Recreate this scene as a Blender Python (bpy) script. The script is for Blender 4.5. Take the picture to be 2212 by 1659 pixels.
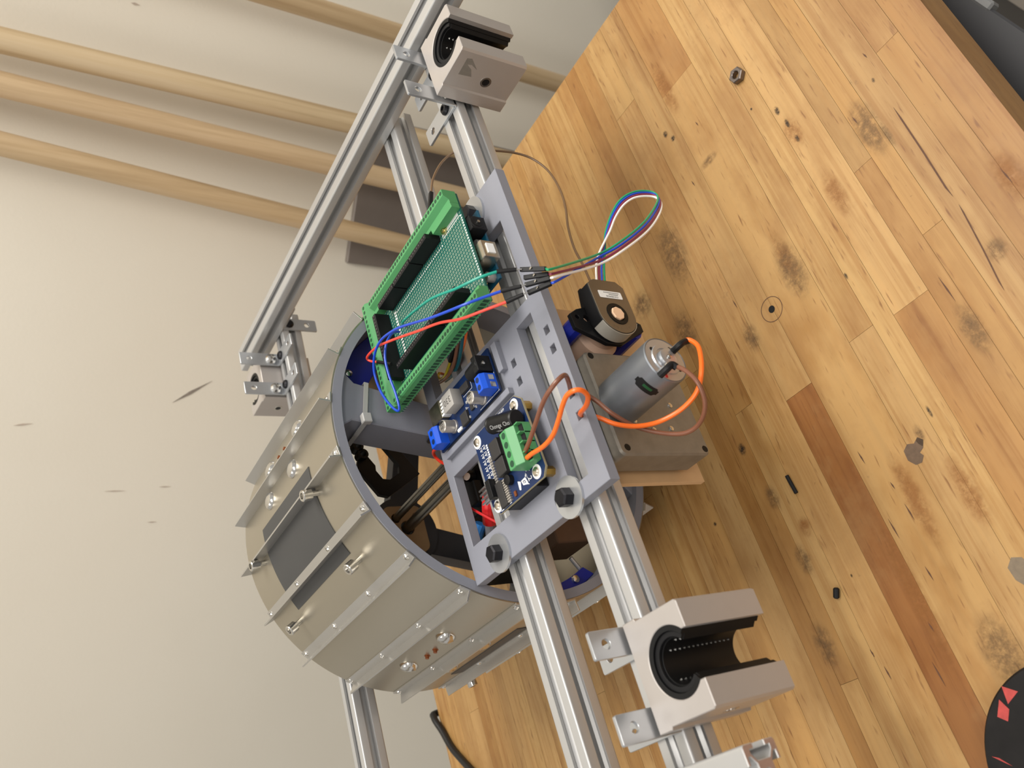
import bpy, bmesh, math, random
from mathutils import Vector, Matrix

for o in list(bpy.data.objects):
    bpy.data.objects.remove(o)
S = bpy.context.scene
COL = S.collection
TZ = 0.9            # table top height above the floor (m)
RZ = 182.0          # rail top above the table (mm)

def V(p):
    """millimetres in the rig's frame (z = 0 on top of the rails) -> metres in the room"""
    return Vector((p[0] / 1000, p[1] / 1000, (p[2] + RZ) / 1000 + TZ))

# ------------------------------------------------------------------ camera
cam_d = bpy.data.cameras.new('camera')
cam = bpy.data.objects.new('camera', cam_d)
COL.objects.link(cam)
R = ((-0.2788684, -0.49980893, -0.8200143),
     (-0.84096308, 0.53939889, -0.04277774),
     (0.4636955, 0.67767239, -0.57074216))
m = Matrix(((R[0][0], -R[1][0], -R[2][0]), (R[0][1], -R[1][1], -R[2][1]), (R[0][2], -R[1][2], -R[2][2])))
cam.matrix_world = Matrix.Translation(V((0, -315.476, 297.619))) @ m.to_4x4()
cam_d.sensor_width = 36.0
cam_d.lens = 1856.28 / 2212 * 36
cam_d.clip_start = 0.01
cam_d.dof.use_dof = True
cam_d.dof.focus_distance = 0.56
cam_d.dof.aperture_fstop = 13.0
S.camera = cam

# ------------------------------------------------------------------ world, lamps, exposure
W = bpy.data.worlds.new('room_ambient')
S.world = W
W.use_nodes = True
W.node_tree.nodes['Background'].inputs[0].default_value = (1.0, 0.965, 0.91, 1)
W.node_tree.nodes['Background'].inputs[1].default_value = 0.5

def ceiling_lamp(name, loc, sx, sy, watts, color=(1, 0.955, 0.885)):
    d = bpy.data.lights.new(name, 'AREA')
    d.shape = 'RECTANGLE'; d.size = sx; d.size_y = sy; d.energy = watts; d.color = color
    o = bpy.data.objects.new(name, d); COL.objects.link(o); o.location = loc
    return o
ceiling_lamp('ceiling_troffer', (0.95, -0.35, 2.75), 1.2, 0.6, 35)
ceiling_lamp('ceiling_troffer', (-0.9, 0.25, 2.75), 1.2, 0.6, 13)
ceiling_lamp('ceiling_troffer', (-0.3, -1.7, 2.75), 1.2, 0.6, 20)

vs = S.view_settings
vs.view_transform = 'Standard'; vs.look = 'None'; vs.gamma = 1.0; vs.use_curve_mapping = False
vs.exposure = 0.12

# ------------------------------------------------------------------ materials
def lin(c):
    return tuple(((x / 255) / 12.92 if x / 255 <= 0.04045 else ((x / 255 + 0.055) / 1.055) ** 2.4) for x in c) + (1,)

class NT:
    def __init__(s, name):
        s.m = bpy.data.materials.new(name); s.m.use_nodes = True
        s.t = s.m.node_tree; s.b = s.t.nodes['Principled BSDF']
    def n(s, typ, **kw):
        x = s.t.nodes.new(typ)
        for k, v in kw.items():
            if k.startswith('_'):
                x.inputs[int(k[1:])].default_value = v
            else:
                setattr(x, k, v)
        return x
    def l(s, a, ai, b, bi):
        s.t.links.new(a.outputs[ai], b.inputs[bi])
    def coord(s, kind='Object', scale=(1, 1, 1), loc=(0, 0, 0)):
        if kind == 'World':
            c = s.n('ShaderNodeNewGeometry'); idx = 'Position'
        else:
            c = s.n('ShaderNodeTexCoord'); idx = kind
        mp = s.n('ShaderNodeMapping')
        mp.inputs['Scale'].default_value = scale; mp.inputs['Location'].default_value = loc
        s.l(c, idx, mp, 0)
        return mp
    def noise(s, vec, scale, detail=4, rough=0.55):
        x = s.n('ShaderNodeTexNoise'); x.inputs['Scale'].default_value = scale
        x.inputs['Detail'].default_value = detail; x.inputs['Roughness'].default_value = rough
        s.l(vec, 0, x, 'Vector'); return x
    def ramp(s, src, si, stops):
        r = s.n('ShaderNodeValToRGB'); s.l(src, si, r, 0)
        e = r.color_ramp.elements
        while len(e) < len(stops): e.new(0.5)
        for q, (p, c) in zip(e, stops): q.position = p; q.color = c
        return r
    def mix(s, fac, a, b, mode='MIX'):
        x = s.n('ShaderNodeMix', data_type='RGBA', blend_type=mode)
        for sock, val in ((0, fac), (6, a), (7, b)):
            if isinstance(val, tuple) and len(val) == 2 and hasattr(val[0], 'outputs'):
                s.t.links.new(val[0].outputs[val[1]], x.inputs[sock])
            else:
                x.inputs[sock].default_value = val
        return x
    def bump(s, src, si, strength, dist):
        b = s.n('ShaderNodeBump'); b.inputs['Strength'].default_value = strength; b.inputs['Distance'].default_value = dist
        s.l(src, si, b, 'Height'); s.l(b, 0, s.b, 'Normal'); return b

MATS = {}
def mat(name, c, rough=0.5, metal=0.0, var=0.0, vscale=60, bump=0.0, bscale=900, stretch=(1, 1, 1), spec=0.5, rvar=0.0, trans=0, coat=0):
    if name in MATS: return MATS[name]
    k = NT(name); col = lin(c)
    k.b.inputs['Base Color'].default_value = col
    k.b.inputs['Roughness'].default_value = rough
    k.b.inputs['Metallic'].default_value = metal
    k.b.inputs['Specular IOR Level'].default_value = spec
    if coat: k.b.inputs['Coat Weight'].default_value = coat
    if trans: k.b.inputs['Transmission Weight'].default_value = trans
    cd = k.coord('Object', stretch)
    n1 = k.noise(cd, vscale, 5)
    v = max(var, 0.015)
    r = k.ramp(n1, 0, [(0.25, (1 - v, 1 - v, 1 - v, 1)), (0.75, (1 + v, 1 + v, 1 + v, 1))])
    mx = k.mix(1.0, col, (r, 0), 'MULTIPLY')
    k.l(mx, 2, k.b, 'Base Color')
    if rvar:
        rr = k.ramp(n1, 0, [(0.3, (rough - rvar,) * 3 + (1,)), (0.7, (rough + rvar,) * 3 + (1,))])
        k.l(rr, 0, k.b, 'Roughness')
    if bump:
        n2 = k.noise(cd, bscale, 3)
        k.bump(n2, 0, bump, 0.0005)
    MATS[name] = k.m
    return k.m

ALU = mat('anodised_aluminium', (190, 190, 190), 0.36, 0.55, 0.015, 40)
ALUCUT = mat('raw_cut_aluminium', (205, 180, 170), 0.5, 0.9, 0.08, 300)
BLOCK = mat('bead_blasted_aluminium', (188, 182, 178), 0.42, 0.55, 0.02, 80, bump=0.05, bscale=2500)
ZINC = mat('zinc_plated_steel', (192, 195, 199), 0.3, 0.75, 0.03, 30)
STEEL = mat('bright_steel', (210, 208, 204), 0.16, 1.0, 0.03)
BLACKSTEEL = mat('black_oxide_steel', (38, 38, 42), 0.4, 0.7, 0.1, 300)
BLACKPL = mat('black_plastic', (17, 17, 19), 0.5, 0, 0.1, 200, spec=0.3)
BLACKRUB = mat('black_rubber', (11, 11, 12), 0.5, 0, 0.1, 200, spec=0.3)
GREYPLA = mat('grey_printed_plastic', (131, 133, 143), 0.52, 0, 0.03, 30, bump=0.12, bscale=1400, stretch=(1, 0.25, 3))
DARKPLA = mat('dark_grey_printed_plastic', (72, 72, 77), 0.55, 0, 0.04, 30, bump=0.1, bscale=1400, stretch=(1, 3, 1))
BLUEPLA = mat('blue_printed_plastic', (20, 36, 145), 0.4, 0, 0.06, 60, bump=0.08, bscale=1500)
SHEET = mat('rolled_aluminium_sheet', (178, 171, 156), 0.36, 0.9, 0.04, 14, stretch=(1, 0.5, 1))
ANGLE = mat('aluminium_angle', (192, 190, 186), 0.34, 0.85, 0.03, 25)
HATCH = mat('dark_rubber_sheet', (60, 60, 60), 0.5, 0.0, 0.06, 20)
GREENPCB = mat('green_solder_mask', (10, 105, 95), 0.35, 0, 0.05, 100)
BLUEPCB = mat('blue_solder_mask', (14, 38, 80), 0.4, 0, 0.06, 100)
TEALPCB = mat('teal_solder_mask', (6, 74, 98), 0.35, 0, 0.05, 100)
FR4 = mat('board_edge', (150, 140, 110), 0.6)
GREENTB = mat('green_terminal_plastic', (75, 144, 90), 0.45, 0, 0.04, 80)
DARKGREEN = mat('terminal_recess', (22, 66, 40), 0.6)
BLUETB = mat('blue_terminal_plastic', (22, 82, 205), 0.4, 0, 0.04, 80)
BRASS = mat('brass', (205, 165, 85), 0.25, 1.0, 0.05)
GOLD = mat('gold_pin', (215, 200, 150), 0.2, 1.0)
WHITEPRINT = mat('white_print', (238, 238, 236), 0.6)
BLACKPRINT = mat('black_print', (25, 25, 25), 0.6)
GREYPRINT = mat('grey_print', (165, 165, 165), 0.6)
CANS = mat('capacitor_can', (196, 190, 182), 0.35, 0.7)
CHIP = mat('chip_epoxy', (44, 42, 42), 0.55, 0, 0.06, 300)
CAST = mat('cast_zinc', (140, 134, 124), 0.5, 0.55, 0.12, 120, bump=0.15, bscale=500)
MOTORCAN = mat('motor_can_steel', (132, 136, 142), 0.36, 0.7, 0.03, 50)
BRONZE = mat('bronze_bushing', (150, 88, 52), 0.4, 0.7)
OLIVE = mat('encoder_face_steel', (128, 118, 102), 0.42, 0.75, 0.03, 100)
BAND = mat('encoder_band', (178, 174, 164), 0.4, 0.4, 0.03)
PEACH = mat('shaft_sleeve_peach', (240, 200, 165), 0.5)
BEIGE = mat('beige_coupler_wood', (205, 172, 150), 0.6, 0, 0.06, 50)
MDF = mat('mdf_board', (196, 160, 118), 0.7, 0, 0.06, 60, bump=0.1, bscale=800)
NYLON = mat('natural_nylon', (168, 167, 165), 0.45)
DOWEL = None

def wire_mat(name, c): return mat('wire_' + name, c, 0.35, 0, 0.02)
WG = wire_mat('teal_green', (20, 150, 130)); WB = wire_mat('blue', (22, 70, 190)); WCR = wire_mat('coral_red', (235, 75, 60))
WBR = wire_mat('brown', (120, 76, 56)); WO = wire_mat('orange', (240, 108, 28)); WM = wire_mat('maroon', (125, 40, 66))
WW = wire_mat('white', (235, 230, 226)); WY = wire_mat('yellow', (235, 215, 50)); WT = wire_mat('dark_teal', (0, 95, 110))
WK = wire_mat('black', (20, 20, 22)); WRD = wire_mat('red', (215, 48, 26)); WTB = wire_mat('light_brown', (150, 98, 70))
WOL = wire_mat('olive_brown', (112, 86, 60)); WGR = wire_mat('emerald', (28, 150, 100)); WLB = wire_mat('sky_blue', (60, 130, 200))
CRED = mat('red_connector', (190, 25, 30), 0.4)

def wall_material():
    k = NT('painted_wall'); cd = k.coord('World')
    n = k.noise(cd, 3.0, 4); r = k.ramp(n, 0, [(0.3, lin((227, 220, 205))), (0.7, lin((231, 225, 211)))])
    k.l(r, 0, k.b, 'Base Color'); k.b.inputs['Roughness'].default_value = 0.75
    n2 = k.noise(cd, 260, 3); k.bump(n2, 0, 0.12, 0.001)
    return k.m
WALL = wall_material()
SCUFF = mat('wall_scuff', (140, 130, 120), 0.8, 0, 0.3, 300)
FAINT = mat('wall_scuff_faint', (186, 172, 158), 0.8, 0, 0.1, 300)
FLOORM = mat('floor_vinyl', (120, 112, 102), 0.5, 0, 0.1, 4)

def wood_material(name, dowel=False):
    k = NT(name)
    oi = k.n('ShaderNodeObjectInfo')
    geo = k.n('ShaderNodeNewGeometry')
    off = k.n('ShaderNodeVectorMath', operation='SCALE'); off.inputs[0].default_value = (7.3, 11.9, 5.1)
    k.l(oi, 'Random', off, 'Scale')
    add = k.n('ShaderNodeVectorMath', operation='ADD'); k.l(geo, 'Position', add, 0); k.l(off, 0, add, 1)
    mp = k.n('ShaderNodeMapping'); k.l(add, 0, mp, 0)
    mp.inputs['Scale'].default_value = (60, 60, 2.0) if dowel else (2.6, 70, 70)
    g = k.noise(mp, 1.0, 6, 0.62)                       # long grain
    mp2 = k.n('ShaderNodeMapping'); k.l(add, 0, mp2, 0)
    mp2.inputs['Scale'].default_value = (14, 14, 3) if dowel else (13, 34, 34)
    f = k.noise(mp2, 1.0, 4, 0.6)                       # figure
    if dowel:
        r = k.ramp(g, 0, [(0.3, lin((176, 152, 118))), (0.5, lin((204, 182, 148))), (0.7, lin((214, 194, 164)))])
        mul = k.mix(0.5, (r, 0), (oi, 'Color'), 'MULTIPLY')
        k.l(mul, 2, k.b, 'Base Color'); k.b.inputs['Roughness'].default_value = 0.5
        k.bump(g, 0, 0.1, 0.0005)
        return k.m
    r = k.ramp(g, 0, [(0.28, (0.70, 0.58, 0.44, 1)), (0.45, (0.95, 0.92, 0.88, 1)), (0.72, (1.06, 1.05, 1.03, 1))])
    r2 = k.ramp(f, 0, [(0.32, (0.76, 0.66, 0.54, 1)), (0.52, (1.0, 1.0, 1.0, 1)), (0.75, (1.05, 1.03, 1.0, 1))])
    c1 = k.mix(0.6, (oi, 'Color'), (r, 0), 'MULTIPLY')
    c2 = k.mix(0.85, (c1, 2), (r2, 0), 'MULTIPLY')
    mp4 = k.n('ShaderNodeMapping'); k.l(add, 0, mp4, 0); mp4.inputs['Scale'].default_value = (1.6, 130, 130)
    st = k.noise(mp4, 1.0, 5, 0.7); str_ = k.ramp(st, 0, [(0.36, (0.72, 0.58, 0.42, 1)), (0.50, (1, 1, 1, 1)), (0.66, (1.10, 1.06, 1.0, 1))])
    c2 = k.mix(0.62, (c2, 2), (str_, 0), 'MULTIPLY')
    # short dark pores along the grain
    mp3 = k.n('ShaderNodeMapping'); k.l(add, 0, mp3, 0); mp3.inputs['Scale'].default_value = (55, 480, 480)
    pz = k.noise(mp3, 1.0, 2, 0.5); pr = k.ramp(pz, 0, [(0.63, (0, 0, 0, 1)), (0.78, (0.8, 0.8, 0.8, 1))])
    c3 = k.mix((pr, 0), (c2, 2), lin((108, 66, 30)))
    c3.inputs[0].default_value = 0
    # worn grey grime and dark ink-like stains with their own outlines
    wp = k.n('ShaderNodeMapping'); k.l(geo, 'Position', wp, 0); wp.inputs['Scale'].default_value = (1, 1, 1)
    s1 = k.noise(wp, 16.0, 5, 0.7); sr = k.ramp(s1, 0, [(0.52, (0, 0, 0, 1)), (0.70, (0.55, 0.55, 0.55, 1))])
    c4 = k.mix((sr, 0), (c3, 2), lin((150, 112, 66)))
    s2 = k.noise(wp, 46.0, 6, 0.75); sr2 = k.ramp(s2, 0, [(0.66, (0, 0, 0, 1)), (0.78, (0.6, 0.6, 0.6, 1))])
    c5 = k.mix((sr2, 0), (c4, 2), lin((74, 58, 44)))
    s3 = k.noise(wp, 150.0, 4, 0.6); sr3 = k.ramp(s3, 0, [(0.73, (0, 0, 0, 1)), (0.80, (0.8, 0.8, 0.8, 1))])
    c6 = k.mix((sr3, 0), (c5, 2), lin((92, 60, 34)))
    k.l(c6, 2, k.b, 'Base Color')
    rr = k.ramp(s1, 0, [(0.3, (0.38,) * 3 + (1,)), (0.7, (0.55,) * 3 + (1,))]); k.l(rr, 0, k.b, 'Roughness')
    k.bump(g, 0, 0.12, 0.0006)
    return k.m
WOOD = wood_material('maple_butcher_block')
DOWEL = wood_material('dowel_wood', True)
GRIME = mat('ink_stain', (66, 52, 42), 0.6, 0, 0.2, 400)

def perfboard_material():
    k = NT('perforated_green_board')
    geo = k.n('ShaderNodeNewGeometry')
    sc = k.n('ShaderNodeVectorMath', operation='SCALE'); sc.inputs['Scale'].default_value = 1000 / 2.54; k.l(geo, 'Position', sc, 0)
    fr = k.n('ShaderNodeVectorMath', operation='FRACTION'); k.l(sc, 0, fr, 0)
    sb = k.n('ShaderNodeVectorMath', operation='SUBTRACT'); sb.inputs[1].default_value = (0.5, 0.5, 0); k.l(fr, 0, sb, 0)
    mu = k.n('ShaderNodeVectorMath', operation='MULTIPLY'); mu.inputs[1].default_value = (1, 1, 0); k.l(sb, 0, mu, 0)
    ln = k.n('ShaderNodeVectorMath', operation='LENGTH'); k.l(mu, 0, ln, 0)
    r = k.ramp(ln, 'Value', [(0.0, lin((16, 28, 25))), (0.14, lin((16, 28, 25))), (0.17, lin((150, 172, 152))), (0.27, lin((150, 172, 152))), (0.31, lin((8, 82, 73)))])
    r.color_ramp.interpolation = 'LINEAR'
    k.l(r, 0, k.b, 'Base Color'); k.b.inputs['Roughness'].default_value = 0.4
    return k.m
PERF = perfboard_material()

# ------------------------------------------------------------------ mesh helpers (all in rig millimetres)
class MB:
    def __init__(s): s.v = []; s.f = []
    def add(s, vs, fs):
        b = len(s.v); s.v += [tuple(p) for p in vs]; s.f += [tuple(i + b for i in q) for q in fs]; return s
    def box(s, x0, x1, y0, y1, z0, z1):
        return s.add([(x0, y0, z0), (x1, y0, z0), (x1, y1, z0), (x0, y1, z0), (x0, y0, z1), (x1, y0, z1), (x1, y1, z1), (x0, y1, z1)],
                     [(0, 3, 2, 1), (4, 5, 6, 7), (0, 1, 5, 4), (1, 2, 6, 5), (2, 3, 7, 6), (3, 0, 4, 7)])
    def lathe(s, p0, axis, prof, n=28, close=True):
        a = Vector(axis).normalized(); h = Vector((0, 0, 1)) if abs(a.z) < 0.9 else Vector((1, 0, 0))
        u = a.cross(h).normalized(); w = a.cross(u); p0 = Vector(p0); vs = []; fs = []
        for r, t in prof:
            for i in range(n):
                q = 2 * math.pi * i / n
                vs.append(p0 + a * t + (u * math.cos(q) + w * math.sin(q)) * r)
        for k in range(len(prof) - 1):
            for i in range(n):
                j = (i + 1) % n; fs.append((k * n + i, k * n + j, (k + 1) * n + j, (k + 1) * n + i))
        if close:
            fs.append(tuple(range(n))[::-1]); fs.append(tuple((len(prof) - 1) * n + i for i in range(n)))
        return s.add(vs, fs)
    def cyl(s, p0, p1, r, n=24, r2=None):
        d = Vector(p1) - Vector(p0)
        return s.lathe(p0, d, [(r, 0), (r if r2 is None else r2, d.length)], n)
    def ring(s, p0, axis, ri, ro, h, n=48):
        return s.lathe(p0, axis, [(ri, 0), (ro, 0), (ro, h), (ri, h), (ri, 0)], n, close=False)
    def tube(s, pts, r, n=10, sub=6):
        P = [Vector(p) for p in pts]; Q = []
        E = [P[0] * 2 - P[1]] + P + [P[-1] * 2 - P[-2]]
        for i in range(1, len(E) - 2):
            a, b, c, d = E[i - 1:i + 3]
            for k in range(sub):
                t = k / sub
                Q.append(0.5 * ((2 * b) + (c - a) * t + (2 * a - 5 * b + 4 * c - d) * t * t + (3 * b - a - 3 * c + d) * t ** 3))
        Q.append(P[-1])
        vs = []; fs = []; u = None
        for i, q in enumerate(Q):
            t = (Q[min(i + 1, len(Q) - 1)] - Q[max(i - 1, 0)])
            t = t.normalized() if t.length > 1e-6 else Vector((0, 0, 1))
            if u is None:
                u = t.cross(Vector((0.3, 0.2, 1))).normalized()
            u = (u - t * u.dot(t)).normalized(); w = t.cross(u)
            for k in range(n):
                a = 2 * math.pi * k / n; vs.append(q + (u * math.cos(a) + w * math.sin(a)) * r)
        for i in range(len(Q) - 1):
            for k in range(n):
                j = (k + 1) % n; fs.append((i * n + k, i * n + j, (i + 1) * n + j, (i + 1) * n + k))
        fs.append(tuple(range(n))[::-1]); fs.append(tuple((len(Q) - 1) * n + i for i in range(n)))
        return s.add(vs, fs)
    def prof(s, loops, d, fn, bevel=0.0):
        """outline with holes (u, v), extruded 0..d in w; fn maps (u, v, w) to rig millimetres"""
        cu = bpy.data.curves.new('tmp', 'CURVE'); cu.dimensions = '2D'; cu.fill_mode = 'BOTH'
        for lp in loops:
            sp = cu.splines.new('POLY'); sp.points.add(len(lp) - 1); sp.use_cyclic_u = True
            for q, (a, b) in zip(sp.points, lp): q.co = (a, b, 0, 1)
        cu.extrude = d / 2 - bevel
        if bevel: cu.bevel_depth = bevel; cu.offset = -bevel; cu.bevel_resolution = 0
        return s._curve(cu, lambda p: fn(p[0], p[1], p[2] + d / 2))
    def text(s, body, size, org, right, up, depth=0.15, align='CENTER'):
        cu = bpy.data.curves.new('tmp', 'FONT'); cu.body = body; cu.size = size; cu.extrude = depth / 2
        cu.align_x = align; cu.align_y = 'CENTER'; cu.resolution_u = 2
        r = Vector(right).normalized(); u = Vector(up).normalized(); nn = r.cross(u); o = Vector(org)
        return s._curve(cu, lambda p: o + r * p[0] + u * p[1] + nn * (p[2] + depth / 2))
    def _curve(s, cu, fn):
        ob = bpy.data.objects.new('tmp', cu)
        me = bpy.data.meshes.new_from_object(ob)
        vs = [fn(v.co) for v in me.vertices]; fs = [tuple(p.vertices) for p in me.polygons]
        bpy.data.objects.remove(ob); bpy.data.curves.remove(cu); bpy.data.meshes.remove(me)
        return s.add(vs, fs)

ORG = {}
def link(o, parent, label, cat, group, kind):
    COL.objects.link(o)
    if parent is not None: o.parent = parent
    if label: o['label'] = label
    if cat: o['category'] = cat
    if group: o['group'] = group
    if kind: o['kind'] = kind
    return o

def thing(name, label, cat, org, group=None):
    o = bpy.data.objects.new(name, None); o.empty_display_size = 0.02
    link(o, None, label, cat, group, None); o.location = V(org); ORG[o.name] = Vector(org)
    return o

def mesh_of(name, mb, m, org, bevel=0.0, segs=1, smooth=24, raw=False):
    me = bpy.data.meshes.new(name)
    o3 = Vector((0, 0, 0)) if raw else Vector(org)
    me.from_pydata([((p[0] - o3[0]) / 1000, (p[1] - o3[1]) / 1000, (p[2] - o3[2]) / 1000) for p in mb.v], [], mb.f)
    bm = bmesh.new(); bm.from_mesh(me)
    bmesh.ops.remove_doubles(bm, verts=bm.verts, dist=1e-6)
    bmesh.ops.recalc_face_normals(bm, faces=bm.faces)
    if bevel:
        ed = [e for e in bm.edges if len(e.link_faces) == 2 and e.calc_face_angle(0) > 0.6]
        bmesh.ops.bevel(bm, geom=ed, offset=bevel / 1000, segments=segs, affect='EDGES', profile=0.5, clamp_overlap=True)
    bm.to_mesh(me); bm.free()
    me.materials.append(m)
    if smooth:
        for p in me.polygons: p.use_smooth = True
        me.set_sharp_from_angle(angle=math.radians(smooth))
    return me

def part(name, mb, m, parent, bevel=0.0, segs=1, label=None, kind=None, smooth=24):
    org = ORG[parent.name]
    o = bpy.data.objects.new(name, mesh_of(name, mb, m, org, bevel, segs, smooth))
    link(o, parent, label, None, None, kind); ORG[o.name] = org
    return o

def single(name, mb, m, label, cat, group=None, kind=None, bevel=0.0, segs=1, smooth=24):
    xs = [p[0] for p in mb.v]; ys = [p[1] for p in mb.v]; zs = [p[2] for p in mb.v]
    org = ((min(xs) + max(xs)) / 2, (min(ys) + max(ys)) / 2, min(zs))
    o = bpy.data.objects.new(name, mesh_of(name, mb, m, org, bevel, segs, smooth))
    link(o, None, label, cat, group, kind); o.location = V(org); ORG[o.name] = Vector(org)
    return o

def copy_part(src, parent, offset_mm):
    c = src.copy(); link(c, parent, None, None, None, None)
    c.location = Vector(offset_mm) / 1000; ORG[c.name] = ORG[parent.name]
    return c

def circ(cx, cy, r, n=20, a0=0, a1=360, end=False):
    k = n + 1 if end else n
    return [(cx + r * math.cos(math.radians(a0 + (a1 - a0) * i / n)), cy + r * math.sin(math.radians(a0 + (a1 - a0) * i / n))) for i in range(k)]
def rect(x0, x1, y0, y1): return [(x0, y0), (x1, y0), (x1, y1), (x0, y1)]
def rrect(x0, x1, y0, y1, r, n=5):
    return (circ(x1 - r, y1 - r, r, n, 0, 90, True) + circ(x0 + r, y1 - r, r, n, 90, 180, True) +
            circ(x0 + r, y0 + r, r, n, 180, 270, True) + circ(x1 - r, y0 + r, r, n, 270, 360, True))
XY = lambda z: (lambda u, v, w: (u, v, z + w))
XZ = lambda y: (lambda u, v, w: (u, y + w, v))       # u = x, v = z, depth along +y
YZ = lambda x: (lambda u, v, w: (x + w, u, v))       # u = y, v = z, depth along +x
rnd = random.Random(7)

# ================================================================== the room
DW = 900.0
wn = Vector((0.73, 0.68, 0)).normalized(); wt = Vector((-wn.y, wn.x, 0))      # wall normal (away from camera), along the wall
def onwall(a, d, z): return wn * d + wt * a + Vector((0, 0, z))
FZ = -RZ - 900
wmb = MB()
p = [onwall(a, d, z) for d in (DW, DW + 120) for (a, z) in ((-2600, FZ), (2600, FZ), (2600, FZ + 2800), (-2600, FZ + 2800))]
wmb.add(p, [(0, 1, 2, 3), (7, 6, 5, 4), (0, 4, 5, 1), (1, 5, 6, 2), (2, 6, 7, 3), (3, 7, 4, 0)])
wall = single('wall_back', wmb, WALL, 'off-white painted wall behind the workbench', None, kind='structure', smooth=0)
fl = MB().box(-3200, 3200, -3200, 2600, FZ - 40, FZ)
single('floor', fl, FLOORM, 'grey vinyl floor', None, kind='structure', smooth=0)

def scuff(a, b, w, d=0.25):
    A = Vector(a); B = Vector(b); A -= wn * (A.dot(wn) - DW); B -= wn * (B.dot(wn) - DW)
    dv = (B - A); pz = dv.cross(wn).normalized() * w
    M = A.lerp(B, 0.45)
    q = [A, M + pz, B, M - pz]
    return MB().add([x - wn * 0.2 for x in q] + [x - wn * (0.2 + d) for x in q], [(0, 3, 2, 1), (4, 5, 6, 7), (0, 1, 5, 4), (1, 2, 6, 5), (2, 3, 7, 6), (3, 0, 4, 7)])
for a, b, w in (((613, 663, 25), (634, 640, -22), 2.2), ((590, 687, 200), (592, 685, 180), 1.2), ((532, 749, 95), (532, 749, 70), 0.8),
                ((535, 746, 30), (535, 746, 15), 0.8), ((500, 780, 40), (500, 780, 28), 0.8), ((929, 323, 116), (929, 323, 106), 1.5), ((935, 316, 113), (935, 316, 109), 1)):
    mb = scuff(a, b, w)
    o = part('scuff_mark', mb, SCUFF if w > 2 else FAINT, wall)

# grey metal box low on the wall, behind the dowels
bx = MB(); q = []
for d in (DW - 28, DW - 0.5):
    for a, z in ((-0, 0),): pass
a0 = (wt @ Vector((754, 511, 0))); a1 = (wt @ Vector((888, 366, 0)))
zt = -181
for d in (DW - 9, DW - 0.5):
    q += [onwall(a1, d, FZ + 60), onwall(a0, d, FZ + 60), onwall(a0, d, zt), onwall(a1, d, zt)]
bx.add(q, [(0, 1, 2, 3), (7, 6, 5, 4), (0, 4, 5, 1), (1, 5, 6, 2), (2, 6, 7, 3), (3, 7, 4, 0)])
single('wall_cabinet', bx, mat('taupe_painted_metal', (126, 117, 110), 0.5, 0, 0.05, 30), 'dark taupe metal box low on the wall behind the wooden dowels', 'metal box', bevel=1.5)

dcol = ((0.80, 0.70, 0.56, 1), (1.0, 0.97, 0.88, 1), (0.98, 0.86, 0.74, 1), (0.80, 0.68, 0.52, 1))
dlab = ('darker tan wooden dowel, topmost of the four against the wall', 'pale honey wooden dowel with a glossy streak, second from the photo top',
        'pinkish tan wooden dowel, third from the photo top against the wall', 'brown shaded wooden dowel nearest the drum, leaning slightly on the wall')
dpos = (((930, 263, -92), (930, 263, -448), 13.0), ((848, 351, 199), (847.5, 352, -135), 13.5), ((818, 384, 196), (809, 394, -143), 13.5), ((776, 429, 191), (756, 450, -155), 13.0))
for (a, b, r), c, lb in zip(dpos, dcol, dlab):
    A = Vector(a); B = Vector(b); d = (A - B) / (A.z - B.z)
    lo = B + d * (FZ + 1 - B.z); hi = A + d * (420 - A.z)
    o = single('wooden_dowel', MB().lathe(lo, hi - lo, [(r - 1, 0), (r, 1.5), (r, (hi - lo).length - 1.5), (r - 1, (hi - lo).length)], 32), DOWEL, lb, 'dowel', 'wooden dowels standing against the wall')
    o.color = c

# ================================================================== workbench
TX0, TX1, TY0, TY1 = -820.0, 590.0, -214.0, 545.0
tb = thing('work_table', 'worn maple butcher-block workbench top with ink stains and scratches', 'table', ((TX0 + TX1) / 2, (TY0 + TY1) / 2, FZ))
unit = None
TONES = [(182, 143, 94), (177, 136, 86), (187, 150, 101), (172, 131, 82), (180, 141, 93), (166, 123, 75), (184, 146, 98), (175, 138, 92), (182, 145, 97)]
y = TY0; rows = []
while y < TY1 - 1:
    w = rnd.choice((14, 17, 19, 22, 25))
    if y < -34 and y + w > -46: w = -34 - y
    if abs(y + 34) < 0.1: w = 23
    if TY1 - (y + w) < 16: w = TY1 - y
    rows.append((y, w)); y += w
ub = MB().box(-0.5, 0.5, -0.5, 0.5, -1, 0)
ume = mesh_of('plank', ub, WOOD, (0, 0, 0), raw=True, smooth=0)
ume.transform(Matrix.Scale(1000, 4))
def plank(x0, x1, y0, y1, tone, dz=0.0):
    o = bpy.data.objects.new('plank', ume); link(o, tb, None, None, None, None)
    c = Vector(((x0 + x1) / 2, (y0 + y1) / 2, -RZ + dz))
    o.location = (c - ORG[tb.name]) / 1000
    o.scale = ((x1 - x0 - 0.2) / 1000, (y1 - y0 - 0.2) / 1000, 0.044)
    o.color = lin((tone[0] - 9, tone[1] - 6, tone[2] - 8)); ORG[o.name] = ORG[tb.name]
    return o
for ri, (y, w) in enumerate(rows):
    x = TX1
    first = True
    while x > TX0 + 1:
        ln = rnd.uniform(240, 760)
        if first: ln = rnd.uniform(80, 420); first = False
        nx = max(x - ln, TX0)
        if nx - TX0 < 70: nx = TX0
        t = rnd.choice(TONES); j = rnd.randint(-6, 6)
        tone = tuple(max(0, min(255, c + j)) for c in t)
        if abs(y + 34) < 0.1:
            if x > 206: nx = max(nx, 206.0)
            elif x > -40: nx = -45.0; tone = (146, 97, 54)
        plank(nx, x, y, y + w, tone, rnd.uniform(-0.12, 0.0))
        x = nx
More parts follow.
